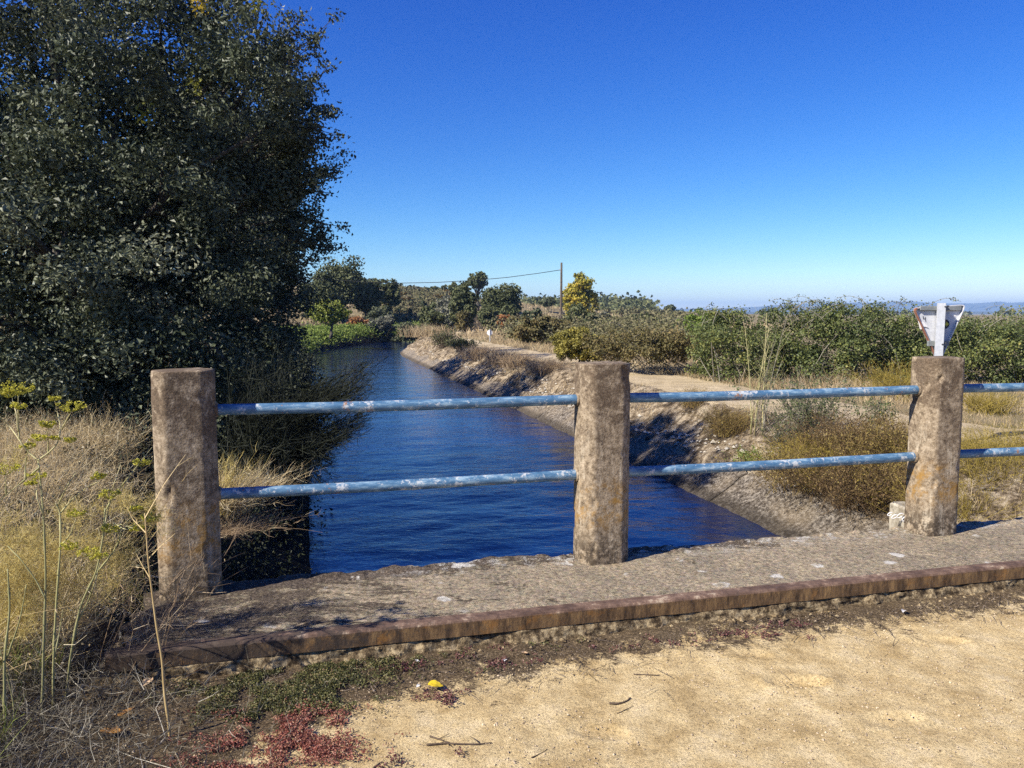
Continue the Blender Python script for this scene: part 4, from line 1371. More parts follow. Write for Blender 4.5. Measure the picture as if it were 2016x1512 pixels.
spray('heath_shrub', 'rounded brown tussock left of the tall thin stems', 'shrub', onbank(1440, 4.0), 420, .5, .6, 'heath', 520, .007, .2, 4, (0, 0), 6, .2, HG, .16, leafn=1800, leafsz=.022)
spray('heath_shrub', 'small olive brown tussock beside the shaded bank', 'shrub', onbank(1370, 4.5), 260, .38, .6, 'heath', 521, .007, .2, 4, (0, 0), 6, .2, HG, .16, leafn=800, leafsz=.022)
spray('green_shrub', 'green leafy shrub with bare lower branches on the right bank', 'shrub', onbank(1600, 4.5), 120, .95, .55, 'grey_dead', 522, .009, .15, 5, (.1, 0), 6, .22, None, .12, leafn=2600, leafsz=.04, leafmat='green_shrub')
spray('green_shrub', 'small green sapling at the edge of the path', 'shrub', onbank(1735, 4.9), 40, .6, .3, 'grey_dead', 523, .008, .15, 4, (0, 0), 5, .22, None, .05, leafn=500, leafsz=.045, leafmat='green_shrub')
spray('green_plant', 'small bright green plant on the stony bank below the tall stems', 'plant', onbank(1490, 3.65), 60, .3, .7, 'green_shrub', 524, .008, .2, 4, (0, 0), 4, .2, None, .1, leafn=700, leafsz=.04, leafmat='bright_green')
spray('green_shrub', 'thin green shrub between the tall stems and the leafy shrub', 'shrub', onbank(1560, 4.15), 90, .7, .5, 'grey_dead', 525, .008, .15, 4, (0, 0), 6, .22, None, .12, leafn=900, leafsz=.035, leafmat='green_shrub')
# right of the right post
GG = 'golden shrubs right of the right post'
for i, (p, yy, Y, h, sp, lb) in enumerate(((1935, 0, 9.2, .62, .75, 'golden broom shrub under the lower rail right of the right post'), (1990, 0, 8.6, .72, .8, 'golden broom shrub at the right edge of the view'), (1915, 0, 8.2, .5, .8, 'dry golden shrub against the foot of the right post'), (2040, 0, 9.4, .7, .8, 'golden broom shrub just past the right edge'))):
    b = gnd(p, Y); b[2] -= .35
    spray('gold_shrub', lb, 'shrub', b, 420, h, sp, 'gold_shrub', 540 + i, .006, .2, 4, (0, 0), 7, .22, GG, .18, leafn=1600, leafsz=.02)
spray('gold_shrub', 'olive gold tussock beyond the path right of the right post', 'shrub', gnd(1950, 13.3), 320, .42, .8, 'gold_shrub', 546, .008, .2, 4, (0, 0), 5, .2, None, .2)
spray('gold_shrub', 'golden brown shrub below the hedge, left of the right post', 'shrub', gnd(1770, 15.5), 320, .75, .6, 'gold_shrub', 547, .010, .2, 4, (0, 0), 5, .2, None, .25)
# tall thin stems in front of the hedge
tb2 = onbank(1497, 4.1)
tall = thing('tall_weed', tb2, 'tall thin pale green weed stems rising in front of the bramble hedge', 'plant')
rg = np.random.default_rng(33)
st = []
for k in range(11):
    hh = rg.uniform(1.0, 2.0)
    off = np.append(rg.normal(size=2) * .09, 0)
    dd = np.array([rg.normal() * .12 + .07, rg.normal() * .1, 0])
    t = np.linspace(0, 1, 8)[:, None]
    Q = tb2 + off + dd * hh * t ** 1.6 + np.array([0, 0, hh]) * t
    Vq, Fq = tube(Q, np.linspace(.009, .003, 8), 5)
    Vq, Fq = Vq, Fq
    o = obj('stem', Vq, Fq, M[('fennel_stem', 'grey_dead')[k % 2]], tall, var=np.full(len(Vq), rg.uniform(.5, 1)), smooth=True)
    st.append(Q)
Pp = np.stack([q[::1] for q in st])
V, F, A = side_twigs(rg, Pp, 26, .30, .004)
obj('twigs', V, F, M['fennel_stem'], tall, var=A)

# dark shrubs at the shaded crest of the right bank
BG = 'dark shrubs on the shaded bank edge'
bramble_dark = [(876, 4.3, 1.0, .4, 'dark leafy bramble shoot on the bank edge, leftmost on the shaded bank'), (905, 4.3, .5, .6, 'dark dry shrub on the shaded bank beside the leafy shoot')]
for i, (p, wv, h, sp, lb) in enumerate(bramble_dark):
    spray('bank_shrub', lb, 'shrub', onbank(p, wv), 170, h, sp, 'debris', 560 + i, .018, .2, 5, (0, 0), 6, .25, BG, .3, leafn=1500, leafsz=.10, leafmat='oak_far')
for i, (p, wv, h, sp, lb) in enumerate(((945, 4.3, .62, .6, 'dry brown bush on the shaded bank in the middle of the row'), (985, 4.3, .6, .6, 'dry brown bush on the bank edge with thin stems against the path'), (1020, 4.2, .5, .6, 'dry brown bush on the bank nearest the middle post'), (1080, 4.45, .5, .7, 'dry pale tussock on the bank left of the middle post'))):
    spray('bank_shrub', lb, 'shrub', onbank(p, wv), 420, h, sp, 'dry', 570 + i, .012, .25, 4, (0, 0), 6, .25, BG, .35)
spray('golden_tussock', 'golden dry grass tussock on the inside of the canal bend', 'grass clump', onbank(826, 4.7), 600, .9, .5, 'dry_grass', 580, .02, .2, 4, (0, 0), 3, .2, None, .8)

# --- dry grass along bank top, path and verge
rg = np.random.default_rng(92)
def grass(name, label, S, W_, h, wd, mat, seed, spread=.35, side=0):
    rg = np.random.default_rng(seed)
    x, y = sw_xy(S, W_)
    z = H(x, y) - .02
    base = np.stack([x, y, z], -1)
    sc = np.clip(y / 14, .8, 3.2)
    P, W2_, A = spray_geo(rg, base, 1.0, spread, 1.0, .3, 3, (0, 0))
    P = base[:, None] + (P - base[:, None]) * h[:, None, None]
    A = np.clip(A + .35 * fbm(x * .5, y * .5, 2, 12), 0, 1)
    sets = [ribbons(P, wd * sc, A, rg)]
    V, F, A = stack3(sets)
    return tag(obj(name, V, F, M[mat], var=A), label, 'grass', kind='stuff')


def samp(n, s0, s1, w0, w1, rg, dens=1.0):
    S = s0 * (s1 / s0) ** rg.random(n)
    return S, rg.uniform(w0, w1, n)


S, W_ = samp(50000, 5, 90, 3.75, 10.5, rg)
pc = 5.8 + np.clip(9.5 - S, 0, None) * .75 + .15 * np.sin(S * .3)
dp = np.abs(W_ - pc)
keep = (dp > 1.08 + .4 * fbm(S * .6, W_, 3, 56)) & (fbm(S * .8, W_ * 1.2, 3, 57) > -.28 + .25 * (W_ < 4.3))
S, W_ = S[keep], W_[keep]
h = np.clip(.10 + .16 * rg.random(len(S)) + .25 * fbm(S * .5, W_, 2, 58) - .05 * (np.abs(W_ - 4.7) < .6), .05, .5)
grass('dry_grass', 'pale dry grass along the path and the top of the right bank', S, W_, h, .008, 'dry_grass', 93)
# foot of hedge
n = 16000
x = rg.uniform(3.0, 18, n); y = rg.uniform(14.5, 18.6, n)
S, W_ = canal_sw(x, y)
k_ = (W_ > 6.9) & (fbm(x * .8, y * .8, 3, 5) > -.2 + .25 * (17.2 - y) / 3)
S, W_ = S[k_], W_[k_]
h = .12 + .35 * rg.random(len(S)) * (.5 + fbm(S * .7, W_ * .7, 2, 8))
grass('hedge_grass', 'straw coloured grass at the foot of the bramble hedge', S, W_, np.clip(h, .06, .6), .008, 'dry_grass', 94)
# hillside and far ground
n = 9000
x = rg.uniform(-45, 30, n); y = rg.uniform(60, 150, n)
z = H(x, y)
S, W_ = canal_sw(x, y)
k_ = np.abs(W_) > 6
base = np.stack([x, y, z], -1)[k_]
P, W3, A = spray_geo(rg, base, .55, .4, .10, .2, 3, (0, 0))
V, F, A = ribbons(P, W3, A, rg)
tag(obj('hill_grass', V, F, M['dry_grass'], var=A), 'dry grass on the far hillside', 'grass', kind='stuff')

# --- stones on the right bank
rg = np.random.default_rng(95)
ico = np.array([[0, 0, 1], [.9, 0, .1], [0, .9, .05], [-.9, .1, 0], [.1, -.9, 0], [.6, .6, -.5], [-.5, -.6, -.5], [0, 0, -.8]], float)
icoF = np.array([[0, 1, 2], [0, 2, 3], [0, 3, 4], [0, 4, 1], [1, 5, 2], [2, 5, 3], [3, 6, 4], [4, 6, 1], [1, 6, 5], [5, 6, 3]])
def stones(name, label, P, size, mat, seed, cat):
    rg = np.random.default_rng(seed)
    n = len(P)
    q = ico[None] * rg.uniform(.55, 1.3, (n, 8, 1)) * np.asarray(size)[:, None, None] * np.array([1, 1, .65])
    a = rg.uniform(0, 6.28, n); c, s = np.cos(a)[:, None], np.sin(a)[:, None]
    q = np.stack([q[..., 0] * c - q[..., 1] * s, q[..., 0] * s + q[..., 1] * c, q[..., 2]], -1) + P[:, None]
    F = (np.arange(n)[:, None, None] * 8 + icoF[None]).reshape(-1, 3)
    return tag(obj(name, q.reshape(-1, 3), F, M[mat]), label, cat, kind='stuff')
S = rg.uniform(8, 45, 900); W_ = 3.45 + np.abs(rg.normal(size=900)) * .28
keep = fbm(S * .5, W_, 2, 14) > -.1
S, W_ = S[keep], W_[keep]
x, y = sw_xy(S, W_)
stones('bank_rubble', 'whitish broken rubble along the top of the concrete lining', np.stack([x, y, H(x, y) + .02], -1), .02 + .045 * rg.random(len(x)) ** 2, 'stone', 96, 'rubble')

# ------------------------------------------------------------------ near left: broom, dry bush, weeds, fennel
# dark broom hanging over the water from the left bank
bb = pix(556, 800, 8.6)
broom = thing('broom_bush', bb, 'dark drooping broom bush hanging over the water from the left bank', 'bush')
rg = np.random.default_rng(44)
def arc_set(n, start, ends, lift, wd):
    P = []
    for i in range(n):
        s = start + rg.normal(size=3) * [.10, .25, .10]
        e = ends(i)
        m1 = s + (e - s) * .45 + np.array([0, 0, -lift * rg.uniform(.3, 1.2)]) + rg.normal(size=3) * .04
        t = np.linspace(0, 1, 6)[:, None]
        P.append((1 - t) ** 2 * s + 2 * t * (1 - t) * m1 + t ** 2 * e)
    P = np.array(P)
    a = ribbons(P, wd * rg.uniform(.6, 1.3, n), rg.random(n), rg)
    b = side_twigs(rg, P, 13, .17, wd * .6)
    return [a, b]
def e_up(i):
    f = rg.random()
    return pix(610 + 135 * f + rg.normal() * 10, 800 - 90 * f ** .5 * rg.uniform(.3, 1.15) + rg.normal() * 10, 8.6 + rg.normal() * .35)
def e_lo(i):
    f = rg.random()
    return pix(600 + 150 * f, 905 - 95 * f + rg.normal() * 16, 8.4 + rg.normal() * .35)
def e_hang(i):
    f = rg.random()
    return pix(596 + 75 * f, 960 - 50 * f + rg.normal() * 28, 8.3 + rg.normal() * .3)
sets = arc_set(230, pix(548, 815, 8.6), e_up, .28, .010) + arc_set(200, pix(545, 880, 8.5), e_lo, .12, .010) + arc_set(90, pix(552, 870, 8.5), e_hang, -.15, .009)
V, F, A = stack3(sets)
obj('branches', V, F, M['broom'], broom, var=A)
# body of that bush on the bank
spr_ = []
for k in range(260):
    s = pix(500 + rg.normal() * 30, 930 + rg.normal() * 30, 8.3 + rg.normal() * .3)
    e = pix(rg.uniform(440, 590), rg.uniform(690, 960), 8.4 + rg.normal() * .5)
    m1 = (s + e) / 2 + rg.normal(size=3) * .12
    t = np.linspace(0, 1, 5)[:, None]
    spr_.append((1 - t) ** 2 * s + 2 * t * (1 - t) * m1 + t ** 2 * e)
spr_ = np.array(spr_)
V, F, A = stack3([ribbons(spr_, np.full(260, .012), rg.random(260), rg), side_twigs(rg, spr_, 16, .26, .006)])
obj('inner_branches', V, F, M['broom'], broom, var=A)

# leaves added to darken the left bank, its shade put into their colour
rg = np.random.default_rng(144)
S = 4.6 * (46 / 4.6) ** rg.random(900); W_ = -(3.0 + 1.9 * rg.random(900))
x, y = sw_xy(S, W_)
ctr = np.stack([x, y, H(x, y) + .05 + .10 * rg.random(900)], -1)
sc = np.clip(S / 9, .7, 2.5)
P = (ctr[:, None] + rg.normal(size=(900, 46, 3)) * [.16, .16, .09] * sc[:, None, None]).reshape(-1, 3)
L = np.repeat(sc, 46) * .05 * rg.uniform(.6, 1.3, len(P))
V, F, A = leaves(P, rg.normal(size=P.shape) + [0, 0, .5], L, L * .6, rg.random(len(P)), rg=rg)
tag(obj('bank_shade_leaves', V, F, M['shade_leaf'], var=A), 'near-black undergrowth added to darken the shaded left bank', 'undergrowth', kind='stuff')

# pale dry bush behind the left post
db = pix(445, 1010, 5.4)
spray('dry_bush', 'pale dry bush spilling out from behind the left post', 'bush', db, 340, .50, .45, 'weed_seed', 600, .0040, .15, 5, (.30, 0), 9, .24, None, .07, up=.55)
spray('dry_bush', 'grey dead grass tuft drooping below the pale dry bush', 'grass clump', db + [0.02, -.05, -.12], 170, .36, .55, 'dry', 601, .0032, .1, 5, (.55, -.1), 4, .25, None, .08, up=.30)
spray('gold_sprig', 'yellow feathery sprig beside the left post', 'plant', db + [-.02, -.1, .02], 60, .42, .25, 'gold_feather', 602, .005, .1, 4, (.2, 0), 8, .2, None, .04)

# tangle of dry weeds left of the kerb
rg = np.random.default_rng(45)
n = 7600
u_ = 2.2 + 6.8 * rg.random(n) ** .8
v_ = -.95 - np.abs(rg.normal(size=n)) * 1.6 - .15 * (u_ - 3).clip(0)
keep = (v_ > -6) & (fbm(u_ * 1.3, v_ * 1.3, 3, 6) > -.35)
keep &= ~((u_ < 3.3) & (v_ > -1.25))
u_, v_ = u_[keep], v_[keep]
x, y = CX * u_ + RX * v_, CY * u_ + RY * v_
z = H(x, y)
base = np.stack([x, y, z], -1)
hh = (.16 + .32 * rg.random(len(x))) * (1 + .6 * fbm(x * .9, y * .9, 2, 9))
P, W3, A = spray_geo(rg, base, 1.0, .60, .0034, .2, 5, (.05, 0))
P = base[:, None] + (P - base[:, None]) * hh[:, None, None]
P[:, 1:] += rg.normal(size=P[:, 1:].shape) * .022
A = np.clip(A + .3 * fbm(x * .8, y * .8, 2, 13), 0, 1)
tw = side_twigs(rg, P, 8, .16, .0024)
# dry flower heads and withered leaves on the stems
nh = 42000
i = rg.integers(0, len(P), nh); j = rg.integers(1, 5, nh)
Qh = P[i, j] + rg.normal(size=(nh, 3)) * .045
sh = leaves(Qh, rg.normal(size=(nh, 3)) + [0, 0, .3], .016 * rg.uniform(.4, 1.5, nh), .008, np.clip(rg.normal(.5, .3, nh), 0, 1), rg=rg)
V, F, A = stack3([ribbons(P, W3, A, rg), tw, sh])
tag(obj('dry_weeds', V, F, M['weed_seed'], var=A), 'tangle of dry brown weeds left of the kerb', 'weeds', kind='stuff')
# grey fallen stems and litter at the very front left
n = 3300
u_ = rg.uniform(1.9, 3.6, n); v_ = -.72 - np.abs(rg.normal(size=n)) * .6 + .25 * rg.normal(size=n) * (u_ < 3.1)
kk = ~((u_ > 3.2) & (v_ > -.95)); u_, v_ = u_[kk], v_[kk]; n = len(u_)
x, y = CX * u_ + RX * v_, CY * u_ + RY * v_
base = np.stack([x, y, np.full(n, .02) + H(x, y)], -1)
P, W3, A = spray_geo(rg, base, .19, 1.1, .0026, .3, 5, (0, 0), up=.5)
P[:, 1:] += rg.normal(size=P[:, 1:].shape) * .014
V, F, A = stack3([ribbons(P, W3, np.clip(A - .18 + rg.normal(size=n) * .22, 0, 1), rg), side_twigs(rg, P, 3, .08, .0017)])
tag(obj('dead_litter', V, F, M['grey_dead'], var=A), 'grey dead stems and litter on the ground at the lower left', 'litter', kind='stuff')

n = 1500
u_ = rg.uniform(1.9, 3.4, n); v_ = -1.0 - np.abs(rg.normal(size=n)) * .45
x, y = CX * u_ + RX * v_, CY * u_ + RY * v_
kk = fbm(x * 3, y * 3, 3, 19) > -.05
base = np.stack([x, y, H(x, y)], -1)[kk]
P, W3, A = spray_geo(rg, base, .24, .35, .0032, .35, 4, (.05, 0))
V, F, A = ribbons(P, W3, A, rg)
tag(obj('verge_grass', V, F, M['yellowgreen'], var=A), 'yellow green grass blades among the dead stems at the lower left', 'grass', kind='stuff')

# golden feathery fennel foliage
def feather(spots, seed):
    rg = np.random.default_rng(seed); out = []
    for (px_, py_, Y, r, m_) in spots:
        m_ = int(m_ * .36)
        Y = Y + .30 + .15 * rg.normal()
        c = pix(px_, py_, Y)
        nb = max(4, m_ // 30)
        cc = c + rg.normal(size=(nb, 3)) * r * .75
        s = cc[rg.integers(0, nb, m_)] + rg.normal(size=(m_, 3)) * r * .20
        d = unit(rg.normal(size=(m_, 3)) + [0, 0, .9])
        P = np.stack([s, s + d * .03 + rg.normal(size=s.shape) * .008, s + d * .055 + rg.normal(size=s.shape) * .018], 1)
        out.append(ribbons(P, np.full(m_, .0017), np.clip(rg.normal(.55, .25, m_), 0, 1), rg))
        out.append(side_twigs(rg, P, 3, .04, .0014))
    return stack3(out)


def umbel(parent, p, r, seed, mat='umbel', tilt=None):
    rg = np.random.default_rng(seed)
    p = np.asarray(p, float); n = rg.integers(15, 21)
    out = []
    e = []
    for k in range(n):
        a = k / n * 6.283 + rg.normal() * .2
        rr_ = r * math.sqrt(rg.random()) if k > 6 else r * rg.uniform(.8, 1.05)
        e.append(p + np.array([rr_ * math.cos(a), rr_ * math.sin(a), r * .75 + rg.normal() * r * .14 - .35 * rr_ * rr_ / r]))
    e = np.array(e)
    mid = p + (e - p) * .55 + np.array([0, 0, -.12 * r])
    out.append(ribbons(np.stack([np.repeat(p[None], n, 0), mid, e], 1), np.full(n, .0026), np.full(n, .25), rg))
    q = (e[:, None] + rg.normal(size=(n, 14, 3)) * [r * .10, r * .10, r * .09]).reshape(-1, 3)
    out.append(leaves(q, rg.normal(size=q.shape) + [0, 0, 1], .0065, .0055, np.clip(rg.normal(.6, .25, len(q)), 0, 1), rg=rg))
    V, F, A = stack3(out)
    obj('umbel', V, F, M[mat], parent, var=A)


def fennel(label, stems, umbels, Y0, seed, feathers=()):
    rg = np.random.default_rng(seed)
    b = pix(*stems[0][0], Y0)
    b0 = np.array([b[0], b[1], 0.0])
    t = thing('fennel_plant', b0, label, 'fennel', 'fennel plants on the left verge')
    for k, st in enumerate(stems):
        n = len(st)
        Q = np.array([pix(p[0], p[1], Y0 + rg.normal() * .012 + (.10 * rg.normal() * (i / n) if k else 0)) for i, p in enumerate(st)])
        # resample smoothly
        tt = np.linspace(0, n - 1, n * 4)
        Qs = np.stack([np.interp(tt, np.arange(n), Q[:, c]) for c in range(3)], -1)
        for _ in range(2):
            Qs[1:-1] = .5 * Qs[1:-1] + .25 * (Qs[:-2] + Qs[2:])
        r0 = .0050 if k == 0 else .0028
        rad_ = np.linspace(r0, r0 * .42, len(Qs)) * (1 + .45 * (np.arange(len(Qs)) % 5 == 2)) * rg.uniform(.9, 1.1, len(Qs))
        V, F = tube(Qs, rad_, 7)
        hgt = (V[:, 2] - b0[2])
        obj('stem', V, F, M['fennel_stem'], t, var=np.clip(.15 + hgt * .55 + rg.normal() * .12, 0, 1), smooth=True)
    for i, (px_, py_, r) in enumerate(umbels):
        umbel(t, pix(px_, py_, Y0 + rg.normal() * .04), r / 1550 * Y0, seed * 50 + i)
    if feathers:
        V, F, A = feather([(a, b_, Y0 + rg.normal() * .1, r / 1550 * Y0, m_) for a, b_, r, m_ in feathers], seed + 7)
        obj('feathery_leaves', V, F, M['gold_feather'], t, var=A)
    return t


fennel('tallest fennel plant with yellow umbels at the left edge, its top beside the oak',
       [[(83, 1440), (85, 1300), (91, 1136), (85, 1000), (75, 906)],
        [(75, 906), (55, 890), (38, 866), (20, 840), (0, 820)], [(38, 866), (36, 820), (36, 780)], [(36, 850), (33, 815), (24, 785)],
        [(75, 906), (95, 892), (113, 875), (120, 845), (112, 805), (108, 790)], [(122, 845), (132, 825), (141, 810)], [(95, 895), (95, 870), (93, 848)],
        [(78, 920), (60, 935), (30, 960), (0, 985)], [(50, 945), (50, 910), (56, 885)], [(12, 975), (11, 940)], [(86, 1015), (72, 980), (72, 950)], [(90, 1180), (70, 1140), (40, 1100), (15, 1075)]],
       [(36, 776, 26), (16, 783, 20), (34, 806, 14), (107, 789, 12), (141, 810, 24), (93, 842, 15), (10, 935, 26), (72, 944, 17), (75, 868, 15), (55, 885, 15), (137, 872, 12), (106, 866, 10), (60, 955, 10)],
       2.72, 1, [(10, 935, 24, 260), (40, 1150, 62, 2400), (85, 1120, 50, 1300), (30, 1090, 45, 1100)])
fennel('second fennel plant with thin green stem right of the tallest one',
       [[(107, 1440), (104, 1330), (110, 1200), (119, 1081), (119, 1010), (110, 990)], [(119, 1010), (140, 985), (170, 960), (194, 948)], [(112, 1000), (130, 960), (150, 930)],
        [(108, 1290), (118, 1240), (124, 1200)], [(117, 1080), (140, 1050), (150, 1022)]],
       [(194, 944, 14), (150, 1017, 16), (135, 1082, 15)],
       2.8, 2, [(150, 1020, 26, 420), (130, 1110, 34, 620)])
fennel('third fennel plant leaning right with pale lower stems',
       [[(127, 1420), (137, 1300), (158, 1190), (190, 1128), (203, 1060), (207, 1000)], [(150, 1230), (175, 1180), (186, 1150), (196, 1110)], [(190, 1128), (225, 1085), (240, 1050), (232, 1030), (262, 1040)],
        [(203, 1060), (212, 1000), (225, 950), (238, 915)], [(224, 1030), (250, 1045), (268, 1030), (294, 1020)], [(205, 1010), (225, 975), (260, 930), (300, 880)]],
       [(214, 982, 20), (175, 1095, 20), (214, 1048, 18), (266, 1007, 13), (294, 1028, 20), (278, 918, 17), (270, 1045, 14), (196, 1100, 13)],
       2.9, 3, [(200, 1075, 32, 620), (260, 1020, 30, 420), (294, 1040, 22, 260), (215, 1150, 40, 700), (170, 1170, 34, 520)])
fennel('young feathery golden fennel at the left edge of the view',
       [[(10, 1440), (8, 1300), (20, 1200), (15, 1120)], [(30, 1440), (25, 1370), (0, 1280)], [(12, 1300), (40, 1220), (52, 1150)]], [],
       2.62, 4, [(5, 1170, 52, 1500), (50, 1190, 40, 900), (15, 1240, 40, 700), (0, 1370, 26, 400)])
spray('fennel_plant', 'dry fennel stems leaning over the foot of the left post', 'fennel', np.append(pixz(250, 1330, 0)[:2], 0), 26, .62, .3, 'dry', 611, .0045, .2, 5, (.18, .15), 6, .25, 'fennel plants on the left verge', .08)

# single tall straw stem in front of the kerb end
Q = np.array([pix(a, b, 2.62 + c) for a, b, c in ((338, 1500, 0), (333, 1430, .0), (323, 1360, .01), (320, 1300, .015), (308, 1235, .02), (300, 1170, .03), (292, 1110, .03), (288, 1050, .04), (285, 1010, .05))])
tt = np.linspace(0, 8, 33)
Qs = np.stack([np.interp(tt, np.arange(9), Q[:, c]) for c in range(3)], -1)
for _ in range(3):
    Qs[1:-1] = .5 * Qs[1:-1] + .25 * (Qs[:-2] + Qs[2:])
st_ = thing('straw_stem', Qs[0], 'single tall yellow straw stem standing in front of the kerb end', 'plant')
V, F = tube(Qs, np.linspace(.0054, .0020, 33) * (1 + .15 * rg.random(33)), 8)
obj('stem', V, F, M['straw'], st_, var=rg.random(len(V)), smooth=True)
br = []
for (a, b, c, d) in ((290, 1070, 325, 985), (292, 1100, 345, 1050), (288, 1050, 250, 1000), (296, 1140, 268, 1090), (285, 1020, 365, 895), (289, 1060, 375, 925)):
    p, q = pix(a, b, 2.66), pix(c, d, 2.66 + rng.normal() * .08)
    br.append(np.stack([p, (p + q) / 2 + rng.normal(size=3) * .012, q]))
br = np.array(br)
V, F, A = stack3([ribbons(br, np.full(len(br), .004), np.full(len(br), .8), rng), side_twigs(rng, br, 5, .08, .002)])
obj('side_shoots', V, F, M['straw'], st_, var=A)

# ------------------------------------------------------------------ sedum and small growth on the track edge
def sedum(name, label, spots, mat, seed, sz=.010):
    rg = np.random.default_rng(seed); P, Vr = [], []
    for (px_, py_, rx, ry, m_) in spots:
        a = rg.normal(size=(m_, 2)) * .5
        for q in a:
            p = pixz(px_ + q[0] * rx, py_ + q[1] * ry, .012)
            P.append(p)
    P = np.array(P)
    u_, v_ = P[:, 0] * CX + P[:, 1] * CY, P[:, 0] * RX + P[:, 1] * RY
    k = fbm(u_ * 11, v_ * 11, 4, seed) > -.02
    P = P[k & (u_ < 3.27)]
    n = len(P)
    per = 9
    ctr = P[:, None] + rg.normal(size=(n, per, 3)) * [.009, .009, .004] + np.array([0, 0, .004])
    va = np.clip(np.repeat(rg.random(n)[:, None], per, 1) * .55 + rg.random((n, per)) * .45, 0, 1).ravel()
    c = ctr.reshape(-1, 3)
    V, F, A = leaves(c, rg.normal(size=c.shape) * .8 + [0, 0, .7], sz * rg.uniform(.6, 1.3, len(c)), sz * .55, va, fold=.35, rg=rg)
    return tag(obj(name, V, F, M[mat], var=A), label, 'ground cover', kind='stuff')


sedum('green_sedum', 'mat of small green succulent leaves against the kerb', [(560, 1340, 150, 45, 900), (480, 1310, 150, 40, 600), (590, 1365, 110, 36, 700), (700, 1300, 170, 36, 420), (430, 1370, 120, 45, 400), (760, 1290, 90, 20, 150), (520, 1400, 120, 36, 420), (950, 1265, 160, 18, 160), (505, 1278, 24, 10, 40), (640, 1330, 120, 50, 400)], 'sedum_green', 701)
sedum('red_sedum', 'mat of reddish succulent leaves beside the sandy track', [(575, 1440, 95, 40, 420), (530, 1475, 150, 34, 430), (615, 1412, 70, 26, 220), (450, 1500, 130, 28, 220), (640, 1470, 80, 30, 160), (710, 1440, 60, 30, 40), (420, 1410, 60, 12, 50)], 'sedum_red', 702)
sedum('purple_weeds', 'low purplish red weeds scattered along the foot of the kerb', [(1555, 1240, 70, 18, 80), (1300, 1260, 60, 14, 40), (1000, 1290, 60, 20, 45), (960, 1300, 80, 20, 35), (880, 1372, 60, 14, 50), (1170, 1270, 60, 12, 26), (1460, 1250, 60, 10, 24), (800, 1310, 60, 14, 26), (740, 1500, 60, 16, 30), (900, 1478, 40, 14, 26), (690, 1280, 30, 10, 20)], 'purple', 703, .011)

# dark litter crumbs along the kerb and grit in the sand
rg = np.random.default_rng(46)
n = 5200
v_ = rg.uniform(-1.3, 4.6, n); u_ = 3.28 - np.abs(rg.normal(size=n)) * (.09 + .07 * (v_ < 1.2)) - .02
x, y = CX * u_ + RX * v_, CY * u_ + RY * v_
c = np.stack([x, y, TRACKZ(u_, v_) + .012], -1)
V1, F1, A1 = leaves(c, rg.normal(size=c.shape) * .5 + [0, 0, 1], .012 * rg.uniform(.4, 1.4, n), .005, rg.random(n), rg=rg)
n2 = 500
v2 = rg.uniform(-1.0, 4.6, n2); u2 = 3.26 - np.abs(rg.normal(size=n2)) * .2
c2 = np.stack([CX * u2 + RX * v2, CY * u2 + RY * v2, TRACKZ(u2, v2) + .012], -1)
d2 = unit(rg.normal(size=(n2, 3)) * [1, 1, .12]) * .05 * rg.uniform(.3, 1.3, (n2, 1))
V2, F2, A2 = ribbons(np.stack([c2 - d2, c2 + rg.normal(size=c2.shape) * .004, c2 + d2], 1), np.full(n2, .0032), rg.random(n2), rg, face=np.tile([0, 0, 1.0], (n2, 1)))
V, F, A = stack3([(V1, F1, A1), (V2, F2, A2)])
tag(obj('leaf_litter', V, F, M['debris'], var=A), 'dark crumbs of litter along the foot of the kerb', 'litter', kind='stuff')
n = 15000
v_ = rg.uniform(-1.1, 4.6, n); u_ = rg.uniform(1.95, 3.27, n)
kk = fbm(u_ * 2.5, v_ * 2.5, 3, 49) + .3 * rg.random(n) > 0
u_, v_ = u_[kk], v_[kk]; n = len(u_)
x, y = CX * u_ + RX * v_, CY * u_ + RY * v_
stones('grit', 'fine grit and pebbles scattered on the sandy track', np.stack([x, y, TRACKZ(u_, v_) + .002], -1), .0016 + .0055 * rg.random(n) ** 4, 'pebble', 47, 'gravel')
n = 240
v_ = rg.uniform(.0, 4.8, n); u_ = 3.27 - np.abs(rg.normal(size=n)) * .03
x, y = CX * u_ + RX * v_, CY * u_ + RY * v_
stones('mortar_crumbs', 'crumbled mortar lumps along the foot of the kerb', np.stack([x, y, TRACKZ(u_, v_) + .012], -1), .006 + .016 * rg.random(n) ** 2, 'mortar', 48, 'rubble')

